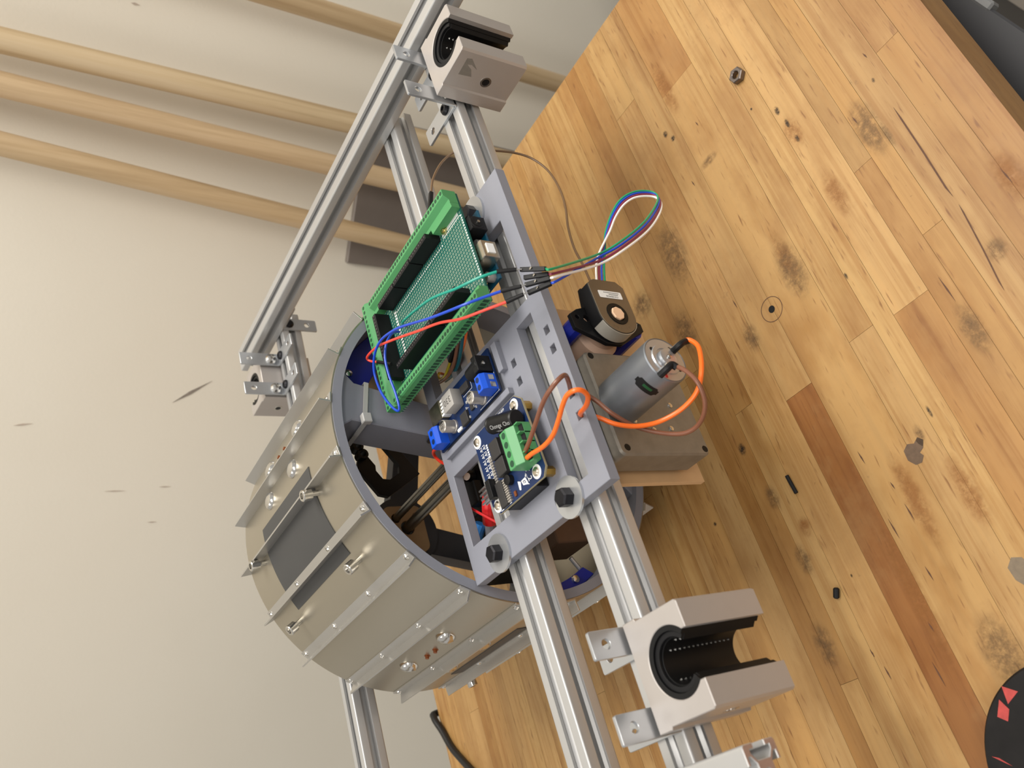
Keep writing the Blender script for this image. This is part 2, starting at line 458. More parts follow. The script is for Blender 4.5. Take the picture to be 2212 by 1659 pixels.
def stain_material(name, c, dens, scale):
    k = NT(name); cd = k.coord('World')
    k.b.inputs['Base Color'].default_value = lin(c); k.b.inputs['Roughness'].default_value = 0.55
    n = k.noise(cd, scale, 6, 0.75); r = k.ramp(n, 0, [(0.34, (0, 0, 0, 1)), (0.68, (1, 1, 1, 1))])
    oc = k.coord('Object'); ln = k.n('ShaderNodeVectorMath', operation='LENGTH'); k.l(oc, 0, ln, 0)
    f = k.ramp(ln, 'Value', [(0.15, (1, 1, 1, 1)), (0.95, (0, 0, 0, 1))])
    f.color_ramp.interpolation = 'EASE'
    mx = k.mix(1.0, (r, 0), (f, 0), 'MULTIPLY')
    mx2 = k.mix(1.0, (mx, 2), (dens, dens, dens, 1), 'MULTIPLY'); k.l(mx2, 2, k.b, 'Alpha')
    return k.m
INK = stain_material('ink_stain_dark', (56, 44, 34), 0.95, 420)
SMUDGE = stain_material('grey_smudge', (118, 90, 60), 0.5, 170)
AMBER = stain_material('amber_stain', (158, 104, 52), 0.5, 110)
SME = {}
def stain(x, y, rx, ry, m, turn=0.0, z=0.05):
    if m.name not in SME:
        me = mesh_of('stain', MB().prof([circ(0, 0, 1, 20)], 0.2, lambda u, v, w: (u, v, w)), m, (0, 0, 0), raw=True, smooth=0); me.transform(Matrix.Scale(1000, 4)); SME[m.name] = me
    o = bpy.data.objects.new('stain', SME[m.name]); link(o, tb, None, None, None, None)
    o.location = (Vector((x, y, -RZ + z)) - ORG[tb.name]) / 1000; o.scale = (rx / 1000, ry / 1000, 0.0001); o.rotation_euler = (0, 0, math.radians(turn)); ORG[o.name] = ORG[tb.name]
    return o
def streak(pts, w, m, z=0.07):
    lo = [(x, y - w * (1 if 0 < i < len(pts) - 1 else 0.1)) for i, (x, y) in enumerate(pts)]
    hi = [(x, y + w * (1 if 0 < i < len(pts) - 1 else 0.1)) for i, (x, y) in enumerate(pts)][::-1]
    return part('scratch', MB().prof([lo + hi], 0.02, XY(-RZ + z)), m, tb)
CRACK = mat('dark_crack', (84, 54, 36), 0.7, 0, 0.2, 300)
for x, y, rx, ry in ((448, -21.6, 4, 3), (439, -26, 3.5, 3), (382, -107, 5, 2.5), (368, -108.5, 5, 2), (353, -109, 4, 1.8), (400, -92, 1.6, 1.2), (343, -168, 2.4, 1.4),
                     (250, -90, 3.4, 1.3), (196.5, 38, 6, 4), (162, 87, 2.2, 2), (149, -92, 5, 1.4), (88, 3, 1.6, 1)):
    stain(x, y, rx, ry, INK)
for x, y, rx, ry in ((397, -44, 5, 12), (307, -157, 14, 3.5), (346, 68, 16, 16), (175, -137, 22, 9), (205, -170, 9, 8), (260, -9, 16, 9), (156, 32, 12, 7), (110, 30, 14, 8),
                     (58, 43, 20, 10), (320, -150, 30, 12), (360, 20, 40, 18), (280, -60, 30, 14), (20, -60, 26, 16), (230, 120, 30, 16), (300, 40, 26, 14)):
    stain(x, y, rx, ry, SMUDGE, z=0.02)
for x, y, rx, ry in ((360, -109, 18, 9), (300, -112, 24, 9), (128, 18, 9, 7), (110, -58, 40, 9), (60, -30, 60, 8), (290, -60, 30, 8), (480, -40, 40, 9), (520, -140, 36, 10), (100, -88, 30, 9), (236, -196, 24, 10)):
    stain(x, y, rx, ry, AMBER, z=0.01)
streak([(318, -168.5), (308.7, -168.4), (281, -167.9), (253.6, -166.9), (246, -167.3)], 0.5, CRACK)
streak([(240, -167.4), (234.5, -167), (209, -164.4), (189.1, -161.9), (183, -161.5)], 0.4, CRACK)
for x, y, l in ((203, -137, 18), (331, -146, 7), (147, -40.4, 9), (123, -49.9, 5), (105, -51.4, 11), (101, -37.4, 13), (43.9, -29.3, 6), (43, 13.8, 5), (289, -9.2, 8), (430, -49.8, 5), (393, -23.7, 6), (361, -172.2, 5), (236, -195, 12), (20, -20, 14), (30, 10, 8), (70, -44, 9)):
    streak([(x + l / 2, y + 0.4), (x, y), (x - l / 2, y - 0.3)], 0.5, CRACK)
BROWNST = mat('burnt_stain', (92, 72, 54), 0.6, 0, 0.25, 300)
part('stain', MB().prof([[(139.5, -70.5), (137, -66.5), (131, -66), (126.5, -69), (126, -73), (129, -76), (131.5, -74.8), (133, -78), (137, -80.5), (140, -78), (137.8, -74.4)]], 0.02, XY(-RZ + 0.05)), BROWNST, tb)
stain(141, -80, 8, 4, SMUDGE)
part('stain', MB().prof([[(60, -90), (56, -85.5), (49, -86), (40, -92), (38, -99), (50, -98), (58, -95)]], 0.02, XY(-RZ + 0.05)), mat('grey_stain', (116, 102, 84), 0.6, 0, 0.15, 300), tb)
ringa = circ(122, 22, 34, 20, -35, 55, True)
streak([(px, py) for px, py in ringa][::-1], 0.7, SMUDGE)
# underside body that the strips are glued to, apron and legs
part('core_board', MB().box(TX0 + 2, TX1 - 2, TY0 + 2, TY1 - 2, -RZ - 43.5, -RZ - 30), MDF, tb)
LEG = mat('powder_coated_steel', (70, 70, 74), 0.5, 0.3)
part('apron', MB().box(TX0 + 60, TX1 - 60, TY0 + 130, TY0 + 155, -RZ - 120, -RZ - 44), LEG, tb, bevel=2)
part('apron', MB().box(TX0 + 60, TX1 - 60, TY1 - 85, TY1 - 60, -RZ - 120, -RZ - 44), LEG, tb, bevel=2)
for lx in (TX0 + 60, TX1 - 130):
    for ly in (TY0 + 130, TY1 - 130):
        part('leg', MB().box(lx, lx + 70, ly, ly + 70, FZ, -RZ - 44), LEG, tb, bevel=3)

# ================================================================== extrusion rails
def ext_profile(w=20.0, h=20.0):
    base = [(10 - 1.3 + 1.3 * math.cos(math.radians(q)), 10 - 1.3 + 1.3 * math.sin(math.radians(q))) for q in (0, 22.5, 45, 67.5, 90)] + [(3.4, 10), (3.4, 8.2), (6, 8.2), (6, 7), (3.6, 4.6), (-3.6, 4.6), (-6, 7), (-6, 8.2), (-3.4, 8.2), (-3.4, 10)]
    base = base[:-1] + [(-3.4, 10)]
    pts = []
    for k in range(4):
        a = -k * math.pi / 2 * -1
        for (x, yy) in base:
            pts.append((x * math.cos(a) - yy * math.sin(a), x * math.sin(a) + yy * math.cos(a)))
    return [(x * w / 20, yy * h / 20) for x, yy in pts]
def rail_x(y0, x0, x1, label):
    lp = ext_profile()
    mb = MB().prof([lp, circ(0, 0, 2.1, 12)], x1 - x0, lambda u, v, w: (x0 + w, y0 + 10 + u, -10 + v), 0.45)
    return single('extrusion_rail', mb, ALU, label, 'rail', 'aluminium extrusion rails of the rig', smooth=30)
def rail_y(x0, x1, y0, y1, label):
    w = x1 - x0
    lp = ext_profile(w)
    mb = MB().prof([lp, circ(0, 0, 2.1, 12)], y1 - y0, lambda u, v, ww: ((x0 + x1) / 2 + u, y0 + ww, 10 + v), 0.3)
    o = single('extrusion_rail', mb, ALU, label, 'rail', 'aluminium extrusion rails of the rig', smooth=30)
    o.data.materials.append(ALUCUT)
    for f_ in o.data.polygons:
        if abs(f_.normal.y) > 0.9: f_.material_index = 1
    return o
rail_x(0, -14, 526, 'long slotted aluminium rail carrying both near bearing blocks')
rail_x(75.5, -14, 524, 'long slotted aluminium rail under the rear bolts of the grey plate')
rail_x(348, -14, 526, 'slotted aluminium rail behind the drum with the far bearing block')
rail_y(502.7, 527.9, -50, 421, 'slotted aluminium cross rail in front of the wooden dowels')
rail_y(-13, 12.3, -50, 421, 'slotted aluminium cross rail with raw cut end beside the large bearing block')

# ================================================================== bearing blocks and brackets
def bearing_block(xc, W_, ybase, sgn, ztop, L, label, holes=()):
    """base plane at ybase, body grows along sgn*y, bore vertical"""
    t = thing('linear_bearing_block', label, 'bearing block', (xc, ybase + sgn * 20, ztop - L), 'linear bearing blocks')
    hw = W_ / 2; D = 39.0; cc = 24.5; r = 16.0; oh = 11.2
    ang = math.degrees(math.acos(oh / r))
    arc = circ(0, cc, r, 40, ang, ang - (360 - (180 - 2 * ang)), True)       # from right lip clockwise round the back to the left lip
    out = [(-hw, 0), (hw, 0), (hw, 8.6), (hw - 1.3, 9.4), (hw - 1.3, D - 1.6), (hw - 2.4, D), (oh, D)] + arc + [(-oh, D), (-hw + 2.4, D), (-hw + 1.3, D - 1.6), (-hw + 1.3, 9.4), (-hw, 8.6)]
    mp = lambda u, v, w: (xc + u, ybase + sgn * v, ztop - L + w)
    part('housing', MB().prof([out], L, mp, 0.35), BLOCK, t)
    def cring(ro, ri, half, w0, w1):
        lp = circ(0, cc, ro, 40, 90 - half, 90 - half - (360 - 2 * half), True) + circ(0, cc, ri, 40, 90 + half, 90 + half + (360 - 2 * half), True)
        return MB().prof([lp], w1 - w0, lambda u, v, w: mp(u, v, w0 + w), 0.15)
    sh = part('bearing_shell', cring(15.9, 13.4, 44, 1.0, L - 0.4), BLACKRUB, t, label='black bearing shell')
    part('end_seal', cring(13.3, 10.8, 46, L - 3.2, L - 1.6), BLACKPL, sh)
    part('ball_cage', cring(13.3, 10.2, 46, 2, L - 3.4), BLACKRUB, sh)
    bm_ = MB()
    for a in (-48, -12, 90 + 102, 90 + 138):
        for i in range(14):
            z = 6 + i * (L - 14) / 13
            if 0 <= i <= 13:
                ca = math.radians(a); px, py = 10.2 * math.cos(ca), cc + 10.2 * math.sin(ca)
                bm_.lathe(mp(px, py, z - 0.8), (0, 0, 1), [(0.05, 0), (0.8, 0.8), (0.05, 1.6)], 6)
    part('bearing_balls', bm_, STEEL, sh, kind='stuff')
    for (s, hv, hz) in holes:
        x = xc + s * (hw - 1.3)
        p0 = Vector((x, ybase + sgn * hv, hz))
        part('threaded_hole', MB().ring(p0 - Vector((s * 0.4, 0, 0)), (s, 0, 0), 2.7, 4.0, 0.6, 24), STEEL, t)
        part('hole_thread', MB().lathe(p0 - Vector((s * 3, 0, 0)), (s, 0, 0), [(2.6, 0), (2.9, 3.05)], 20), BLACKSTEEL, t)
    return t

def bracket(x0, ycorner, sgn, z0, zt, label, silver=False, w=13.5):
    """upright leg on the block's base, flat leg on the rail reaching away from the block (along -sgn*y)"""
    t = thing('corner_bracket', label, 'bracket', (x0 + w / 2, ycorner - sgn * 10, z0), 'L-shaped corner brackets')
    xc = x0 + w / 2; H = zt - z0; T = 2.0
    up = rrect(x0, x0 + w, 0, H, 1.2); h1 = circ(xc, 9.5, 2.6, 16); h2 = circ(xc, H - 9, 2.6, 16)
    mb = MB().prof([up, h1, h2], T, lambda u, v, ww: (u, ycorner - sgn * T + sgn * ww, z0 + v), 0.2)
    Lf = 39.0
    fl_ = rrect(x0, x0 + w, 0, Lf, 1.2); f1 = circ(xc, 10, 2.6, 16); f2 = circ(xc, Lf - 8.5, 2.6, 16)
    mb.prof([fl_, f1, f2], T, lambda u, v, ww: (u, ycorner - sgn * v, z0 + ww), 0.2)
    part('bracket_plate', mb, ZINC, t)
    y = ycorner - sgn * 10.0
    hd = part('bolt', MB().lathe((xc, y, z0 + T - 3), (0, 0, 1), [(1.9, 0), (1.9, 3.0), (4.4, 3.0), (4.3, 4.2), (3.2, 5.6), (1.7, 5.9), (1.5, 4.6)], 24), BLACKSTEEL, t, label='black button-head bolt')
    if silver:
        part('bolt', MB().lathe((xc, ycorner - sgn * (T - 0.2), z0 + 9.5), (0, -sgn, 0), [(5.6, 0), (5.4, 1.6), (4.0, 3.6), (2.0, 4.3), (1.8, 3.0)], 24), STEEL, t, label='polished dome bolt')
    return t

bearing_block(53.0, 51, -2.0, -1, 16, 53, 'largest bearing block, open side to the photo right, beside the raw-cut rail', holes=((-1, 20, -12),))
tb2 = bearing_block(471.3, 48, -2.0, -1, 16.5, 52, 'bearing block with a threaded hole and grey residue, at the photo top', holes=((-1, 19, -12.5),))
bearing_block(463.5, 49, 370.0, 1, 20, 52, 'small far bearing block behind the drum with polished dome bolts', holes=((-1, 22, 0),))
part('sticker_residue', MB().prof([[(-34.5, 9.5), (-35.2, 6.0), (-28.2, -1.5), (-30.7, 3.9), (-30.1, 7.1), (-27.4, 2.5), (-22.0, -0.4), (-21.3, 9.4)]], 0.06, lambda u, v, w: (448.6 - w, u, v)), mat('residue_grey', (120, 114, 106), 0.7, 0, 0.1, 500), tb2)
bracket(65.0, 0, -1, 0, 36.2, 'zinc corner bracket with reddish sheen on the large near bearing block, upper in the photo')
bracket(27.0, 0, -1, 0, 36.2, 'zinc corner bracket on the large near bearing block, lower in the photo')
bracket(480.2, 0, -1, 0, 37.5, 'zinc corner bracket on the photo-top block, hard against the cross rail')
bracket(444.6, 0, -1, 0, 37.5, 'zinc corner bracket on the photo-top block, its flat leg free above the rails')
bracket(474.0, 368, 1, 0, 40, 'zinc corner bracket on the far bearing block, at the cross rail end', True)
bracket(440.0, 368, 1, 0, 40, 'zinc corner bracket on the far bearing block, nearer the drum', True)
# bracket hanging on the front of the far rail
t = thing('corner_bracket', 'grey corner bracket sticking out below the far end of the cross rail', 'bracket', (512, 346, -36), 'L-shaped corner brackets')
mb = MB().prof([rrect(504.5, 518, -36, 2, 1.2), circ(511.3, -7.5, 2.6, 16), circ(511.3, -26, 2.6, 16)], 2, XZ(346), 0.2)
mb.prof([rrect(504.5, 518, 314, 347.5, 1.2), circ(511.3, 324, 2.6, 16)], 1.9, lambda u, v, w: (u, v, -1.95 + w), 0.2)
part('bracket_plate', mb, ZINC, t)
part('bolt', MB().lathe((511.3, 348, -7.5), (0, -1, 0), [(1.9, 0), (1.9, 2), (4.6, 2), (4.4, 3.4), (3.2, 4.8), (1.6, 5)], 24), BLACKSTEEL, t)

# ================================================================== wheel drum
WX, WZ, WR = 257.0, -47.0, 126.5
WY0, WY1 = 123.0, 312.0
wh = thing('wheel_drum', 'large aluminium-clad wheel drum with raised angle strips around it', 'wheel', (WX, (WY0 + WY1) / 2, -RZ))
cy = lambda y: (lambda u, v, w: (WX + u, y + w, WZ + v))
part('tread_sheet', MB().ring((WX, WY0 + 0.6, WZ), (0, 1, 0), WR - 1.0, WR, WY1 - WY0 - 1.2, 180), SHEET, wh, smooth=25)
rim = part('rim_ring', MB().ring((WX, WY0, WZ), (0, 1, 0), 119.0, WR - 1.1, 26, 180), GREYPLA, wh, smooth=25, label='grey printed front rim')
part('rim_ring', MB().ring((WX, WY1 - 22, WZ), (0, 1, 0), 117.0, WR - 1.1, 22, 180), DARKPLA, wh, smooth=25, label='dark grey printed rear rim')
# rear spider: four spokes and a hub
def spoke(deg, y0, y1, w0, w1, ri, ro, m, name='spoke'):
    a = math.radians(deg); ca, sa = math.cos(a), math.sin(a)
    lp = [(ri, -w0 / 2), (ro - 10, -w1 / 2), (ro, -w1 / 2 - 9), (ro, w1 / 2 + 9), (ro - 10, w1 / 2), (ri, w0 / 2)]
    lp = [(u * ca - v * sa, u * sa + v * ca) for u, v in lp]
    return part(name, MB().prof([lp], y1 - y0, cy(y0), 0.8), m, wh)
for k in range(4):
    spoke(-17 + 90 * k, 292, 308, 26, 23, 20, 117.5, DARKPLA)
part('hub', MB().ring((WX, 286, WZ), (0, 1, 0), 9, 30, 24, 48), DARKPLA, wh)
spoke(76, 128, 156, 22, 30, 10, 119.2, GREYPLA)
spoke(-104, 128, 140, 22, 30, 10, 119.2, GREYPLA)
part('hub', MB().ring((WX, 128, WZ), (0, 1, 0), 9, 17, 30, 40), GREYPLA, wh)
part('axle', MB().cyl((WX, 6, WZ), (WX, 310, WZ), 4.6, 28), mat('dark_shaft_steel', (120, 116, 108), 0.3, 0.9), wh)
part('axle_rod', MB().cyl((WX + 9, 170, WZ + 9), (WX + 9, 305, WZ + 9), 3.4, 20), MATS['dark_shaft_steel'], wh)
part('axle_coupler', MB().prof([rrect(-22, 20, -17, 20, 7), circ(0, 0, 6.2, 20), circ(9, 9, 4.1, 16), circ(-13, 10, 3.2, 12), circ(10, -10, 3.2, 12)], 4, cy(281), 0.3), MDF, wh)
# angle strips (grousers)
gl = MB().add([(WR + x, yy, zz) for x, zz in ((0.7, -6.2), (0.7, 0.0), (8.7, 0.0), (8.7, 1.1), (0.6, 1.1), (0.3, 1.1), (-0.3, -6.2)) for yy in (WY0 - 0.5, WY1 + 0.5)],
              [tuple(2 * i for i in range(7)), tuple(2 * i + 1 for i in range(6, -1, -1))] + [(2 * i, 2 * i + 1, 2 * ((i + 1) % 7) + 1, 2 * ((i + 1) % 7)) for i in range(7)])
gl = MB()
lpts = [(WR - 0.1, -6.4), (WR + 0.9, -6.4), (WR + 0.9, 0.0), (WR + 8.2, 0.0), (WR + 8.2, 1.1), (WR - 0.1, 1.1)]
gl.prof([lpts], WY1 - WY0 + 1, lambda u, v, w: (u, w - (WY1 - WY0 + 1) / 2, v), 0.08)
gme = mesh_of('grouser', gl, ANGLE, (0, 0, 0), raw=True, smooth=30)
rv = MB().lathe((WR + 0.85, 0, -3.6), (1, 0, 0), [(2.2, 0), (2.1, 0.6), (1.2, 1.2), (1.0, 0.4)], 12)
rme = mesh_of('rivet', rv, STEEL, (0, 0, 0), raw=True)
for k in range(20):
    th = 132 - 0 + 18 * k
    o = bpy.data.objects.new('grouser', gme); link(o, wh, None, None, None, None)
    o.location = (0, 0, (WZ + RZ) / 1000); o.rotation_euler = (0, -math.radians(th + 1.6), 0); ORG[o.name] = ORG[wh.name]
    for dy in (-90, -30, 31, 90):
        r_ = bpy.data.objects.new('rivet', rme); link(r_, o, None, None, None, None); r_.location = (0, dy / 1000, 0)
# hatch covers with their bolts, one per quarter
ln_ = [] 
for k in range(4):
    a0 = 90 + 90 * k; a1 = a0 + 30
    lp = circ(0, 0, WR + 0.5, 24, a0, a1, True) + circ(0, 0, WR - 0.05, 24, a1, a0, True)
    part('hatch_cover', MB().prof([lp], 100, cy(170.0), 0.0), HATCH, wh, smooth=30, label='dark rubber sheet over the hatch')
    for ad, yy in ((70.3, 193), (84, 198), (70.6, 254), (84, 248)):
        a = math.radians(ad + 90 * k); d = Vector((math.cos(a), 0, math.sin(a))); c = Vector((WX, yy, WZ)) + d * (WR - 0.2)
        part('dome_bolt', MB().lathe(c, d, [(7.0, 0), (6.8, 0.9), (5.6, 2.6), (3.0, 3.8), (0.3, 4.1)], 24), STEEL, wh)
    for ad, yy in ((99.5, 167.5), (99.7, 281), (123.2, 166.8), (123, 279.5)):
        a = math.radians(ad + 90 * k); d = Vector((math.cos(a), 0, math.sin(a))); c = Vector((WX, yy, WZ)) + d * (WR - 0.2)
        part('cap_screw', MB().lathe(c, d, [(2.1, 0), (2.1, 5.5), (3.9, 5.5), (3.9, 11.3), (3.5, 11.8), (2.1, 11.8), (2.1, 9.5)], 20), STEEL, wh)
for k in range(4):
    for yy in (216.3, 229.2):
        a = math.radians(72 + 90 * k); d = Vector((math.cos(a), 0, math.sin(a))); c = Vector((WX, yy, WZ)) + d * (WR - 0.2)
        part('small_stud', MB().lathe(c, d, [(2.2, 0), (2.2, 0.5), (1.4, 0.6), (1.4, 2.4)], 14), BRONZE, wh)
# blue printed paddles against the inside of the front rim
for a0, a1, ri_ in ((36, 63, 97), (187, 211, 110)):
    lp = circ(0, 0, 118.8, 14, a0, a1, True) + circ(0, 0, ri_, 14, a1 - 2, a0 + 8, True)
    part('blue_paddle', MB().prof([lp], 5, cy(146), 0.4), BLUEPLA, wh, label='dark blue printed paddle')
for (ad, rr_, yy) in ((58, 113, 146), (202, 113, 146)):
    a = math.radians(ad); c = Vector((WX + rr_ * math.cos(a), yy, WZ + rr_ * math.sin(a)))
    part('screw', MB().lathe(c, (0, -1, 0), [(3, 0), (2.8, 1.8), (1, 2.4)], 14), STEEL, wh)
a = math.radians(196); c = Vector((WX + 104 * math.cos(a), 160, WZ + 104 * math.sin(a)))
part('threaded_stud', MB().cyl((156.5, 151, -103.5), (169.4, 149, -94.2), 1.7, 12), ZINC, wh)
part('inner_mount', MB().box(181, 224, 148, 184, -120, -87), mat('brown_cardboard', (104, 78, 58), 0.7, 0, 0.1, 60), wh, bevel=1)
part('dark_filler_box', MB().box(192, 245, 192, 260, -128, -84), BLACKPL, wh, bevel=2)  # added box, no real part; its black stands in for the dim drum interior
# black bracket bolted inside the drum
lp = [(0, 0), (40, 0), (46, 6), (46, 34), (40, 40), (30, 40), (30, 28), (33, 24), (33, 15), (28, 11), (16, 11), (11, 16), (11, 40), (0, 40)]
ib = part('inner_bracket', MB().prof([[(u - 26, v - 12) for u, v in lp]], 4, lambda u, v, w: (WX + 4 - u * 0.45 + v * 0.75, 196 + w, 6 + u * 0.75 + v * 0.45), 0.3), BLACKPL, wh, label='black angular bracket inside the drum')
for i in range(5):
    part('cable_chain_link', MB().ring((WX + 22 + i * 6.5, 192, 26 + i * 2.5), (0, 1, 0), 2.4, 4.2, 7, 16), BLACKPL, ib)

# ================================================================== mounting plate
pt = thing('mounting_plate', 'light grey printed mounting plate bolted across the two long rails', 'plate', (255, 53, 0))
outer = [(147.2, -20), (364, -20), (364, 122.6), (147.2, 122.6)]
holes = [rect(157.5, 262.5, -6, 10), rect(170, 219, 69, 115), [(271.5, -8.5), (331, -8.5), (331, 111), (275.8, 111)],
         rect(242, 247, -16, -11.6), rect(229.3, 234.3, -15.8, -11.4), rect(243.6, 248.6, 20.2, 24.6), rect(230.9, 235.9, 20.2, 24.6),
         rect(199.2, 204.2, -17, -12.4), rect(185.4, 190.4, -17.4, -12.8), circ(156.5, 20.5, 6.5, 20), circ(157, 96.5, 6.5, 20)]
part('plate_body', MB().prof([outer] + holes, 7, XY(0), 0.25), GREYPLA, pt, smooth=25)
part('board_ledge', MB().box(246, 266, 28.5, 33.5, 6.5, 11), GREYPLA, pt, bevel=0.3)
part('board_ledge', MB().box(229.8, 234.0, 30, 112, 6.5, 11), GREYPLA, pt, bevel=0.3)
def hexbolt(x, y, label):
    b = part('hex_bolt', MB().add([(x + 5.4 * math.cos(math.radians(a)), y + 5.4 * math.sin(math.radians(a)), z) for z in (8.6, 14.0) for a in range(20, 380, 60)] +
             [(x + 4.3 * math.cos(math.radians(a)), y + 4.3 * math.sin(math.radians(a)), 14.8) for a in range(20, 380, 60)],
             [(5, 4, 3, 2, 1, 0), (12, 13, 14, 15, 16, 17)] + [(i, (i + 1) % 6, 6 + (i + 1) % 6, 6 + i) for i in range(6)] + [(6 + i, 6 + (i + 1) % 6, 12 + (i + 1) % 6, 12 + i) for i in range(6)]),
             BLACKSTEEL, pt, label=label, smooth=20)
    part('washer', MB().ring((x, y, 7.05), (0, 0, 1), 4.2, 11.6, 1.5, 36), ZINC, b)
hexbolt(153.5, 13.0, 'black hex bolt with wide zinc washer'); hexbolt(154.5, 89.0, 'black hex bolt with wide zinc washer'); hexbolt(354, 12, 'black hex bolt with wide zinc washer')

# ================================================================== controller with screw-terminal shield
ct = thing('controller_board', 'green screw-terminal shield stacked on a teal controller board', 'circuit board', (312, 60, 7))
base = part('controller_pcb', MB().prof([[(290, -2), (343.5, -2), (343.5, 98), (294, 100), (290, 96)], circ(296, 12, 1.6, 12), circ(340, 12, 1.6, 12)], 1.6, XY(15), 0.1), TEALPCB, ct)
for (sx, sy) in ((337.5, 14), (337.5, 92), (296, 116), (337.5, 116)):
    part('standoff', MB().cyl((sx, sy, 7), (sx, sy, 15), 2.6, 12), NYLON, ct)
us = part('usb_socket', MB().box(300, 312.2, -8.5, 7.5, 16.6, 27.6), mat('tin_shell', (205, 198, 182), 0.25, 1.0, 0.04), base, bevel=0.4)
part('usb_opening', MB().prof([rect(301.2, 311, 17.8, 26.6), rect(303.4, 308.8, 20.0, 24.4)], 0.5, XZ(-8.9)), BLACKPL, us) if False else None
part('usb_tongue', MB().box(302.6, 309.6, -9.2, -8.4, 19.4, 24.6), WHITEPRINT, base)
jk = part('power_jack', MB().box(323.5, 333.5, -6.0, 8, 16.6, 27.8).cyl((328.5, -6.2, 23), (328.5, 8, 23), 4.9, 20), BLACKPL, base, bevel=0.3)
part('jack_socket', MB().lathe((328.5, -6.1, 23), (0, -1, 0), [(3.2, 0), (3.2, 0.3)], 20), BLACKRUB, base)
part('jack_pin', MB().cyl((328.5, -6.4, 22.6), (328.5, -7.4, 22.6), 1.0, 12), STEEL, base)
for (cx_, cy_) in ((294.2, 3.5), (319, 3.0)):
    part('capacitor', MB().lathe((cx_, cy_, 16.6), (0, 0, 1), [(3.1, 0), (3.1, 5.2), (2.7, 5.6)], 20), CANS, base)
part('solder_blob', MB().lathe((291.5, 12, 16.4), (0, 0, 1), [(2.2, 0), (2.0, 1.2), (0.6, 2.0)], 12), STEEL, base)
ZS = 30.0
sp_ = part('shield_pcb', MB().prof([[(271, -3), (353.5, -3), (353.5, 121), (271, 121)]], 1.6, XY(ZS - 1.6), 0.1), PERF, ct)
def terminal(axis, a0, a1, c0, c1, screw_c, out_sgn, npole):
    """terminal strip along 'axis' from a0 to a1, across from c0 (outer) to c1 (inner)"""
    H = 10.0; s = 1 if c1 > c0 else -1; wd = abs(c1 - c0)
    pr_ = [(0, 0), (0, H - 1.2), (0.6, H), (wd * 0.52, H), (wd * 0.78, H - 3.4), (wd, H - 3.8), (wd, 0)]
    if axis == 'y':
        fn = lambda u, v, w: (c0 + s * u, a0 + w, ZS + v)
    else:
        fn = lambda u, v, w: (a0 + w, c0 + s * u, ZS + v)
    body = part('screw_terminal_strip', MB().prof([pr_], a1 - a0, fn, 0.2), GREENTB, ct, label='green screw terminal strip')
    pitch = (a1 - a0) / npole; scr = MB(); slots = MB()
    for i in range(npole):
        a = a0 + (i + 0.5) * pitch
        c = c0 + s * wd * 0.27
        pos = (c, a, ZS + H - 0.6) if axis == 'y' else (a, c, ZS + H - 0.6)
        scr.lathe(pos, (0, 0, 1), [(1.35, 0), (1.35, 0.66)], 8)
        e = c0 - s * 0.06
        if axis == 'y': slots.box(min(e, e + s * 0.8), max(e, e + s * 0.8), a - pitch * 0.36, a + pitch * 0.36, ZS + 1.2, ZS + 5.2)
        else: slots.box(a - pitch * 0.36, a + pitch * 0.36, min(e, e + s * 0.8), max(e, e + s * 0.8), ZS + 1.2, ZS + 5.2)
    part('terminal_screws', scr, DARKGREEN, body, kind='stuff')
    part('wire_entries', slots, DARKGREEN, body, kind='stuff')
    return body
terminal('y', -3.5, 111, 354.5, 344.5, 0, 1, 34)
part('screw_terminal_strip', MB().prof([[(0, 0), (0, 6.6), (3.6, 6.0), (3.6, 0)]], 26, lambda u, v, w: (344.6 - u, -3.5 + w, ZS + v), 0.2), GREENTB, ct)
terminal('y', -4.5, 110.5, 270, 280, 0, -1, 34)
terminal('x', 271, 357, 122, 110.5, 0, 1, 22)
def header(x0, x1, y0, y1):
    h = part('pin_header', MB().box(x0, x1, y0, y1, ZS, ZS + 11), BLACKPL, ct, bevel=0.2)
    g = MB(); L = max(x1 - x0, y1 - y0); n = int(L / 2.54)
    for i in range(n):
        t_ = (i + 0.5) / n
        if x1 - x0 > y1 - y0: g.box(x0 + t_ * (x1 - x0) - 0.5, x0 + t_ * (x1 - x0) + 0.5, y1 - 2.8, y1 - 1.4, ZS + 10.9, ZS + 11.15)
        else:
            xx = (x0 + x1) / 2
            g.box(xx - 0.5, xx + 0.5, y0 + t_ * (y1 - y0) - 0.5, y0 + t_ * (y1 - y0) + 0.5, ZS + 10.9, ZS + 11.15)
    part('header_contacts', g, mat('contact_grey', (72, 68, 68), 0.5), h, kind='stuff')
header(338.4, 342.4, 24, 48); header(338.4, 342.4, 49, 73); header(338.4, 342.4, 74, 98)
header(288, 340, 104.5, 108.8)
header(287.2, 291.2, 12, 44); header(287.2, 291.2, 45, 94)
part('reset_button', MB().lathe((340.5, 17, ZS), (0, 0, 1), [(2.6, 0), (2.6, 1.6), (1.4, 1.7), (1.4, 2.8)], 16), GOLD, ct)
sk = MB()
for i in range(34):
    yv = 0 + i * 3.2
    sk.box(333.8, 334.9, 24 + i * 2.1, 24.7 + i * 2.1, ZS + 0.02, ZS + 0.10)
    sk.box(338.6, 341.2, 0.5 + i * 0.62, 0.8 + i * 0.62, ZS + 0.02, ZS + 0.10)
    if i < 20: sk.box(289 + i * 2.4, 290.2 + i * 2.4, 95.0, 97.4, ZS + 0.02, ZS + 0.10)
    if i < 26: sk.box(286 + i * 2.0, 286.8 + i * 2.0, -2.6, -1.4, ZS + 0.02, ZS + 0.10)
sk.box(337.2, 337.6, -1, 21, ZS + 0.02, ZS + 0.10)
part('silkscreen', sk, WHITEPRINT, sp_, kind='stuff')

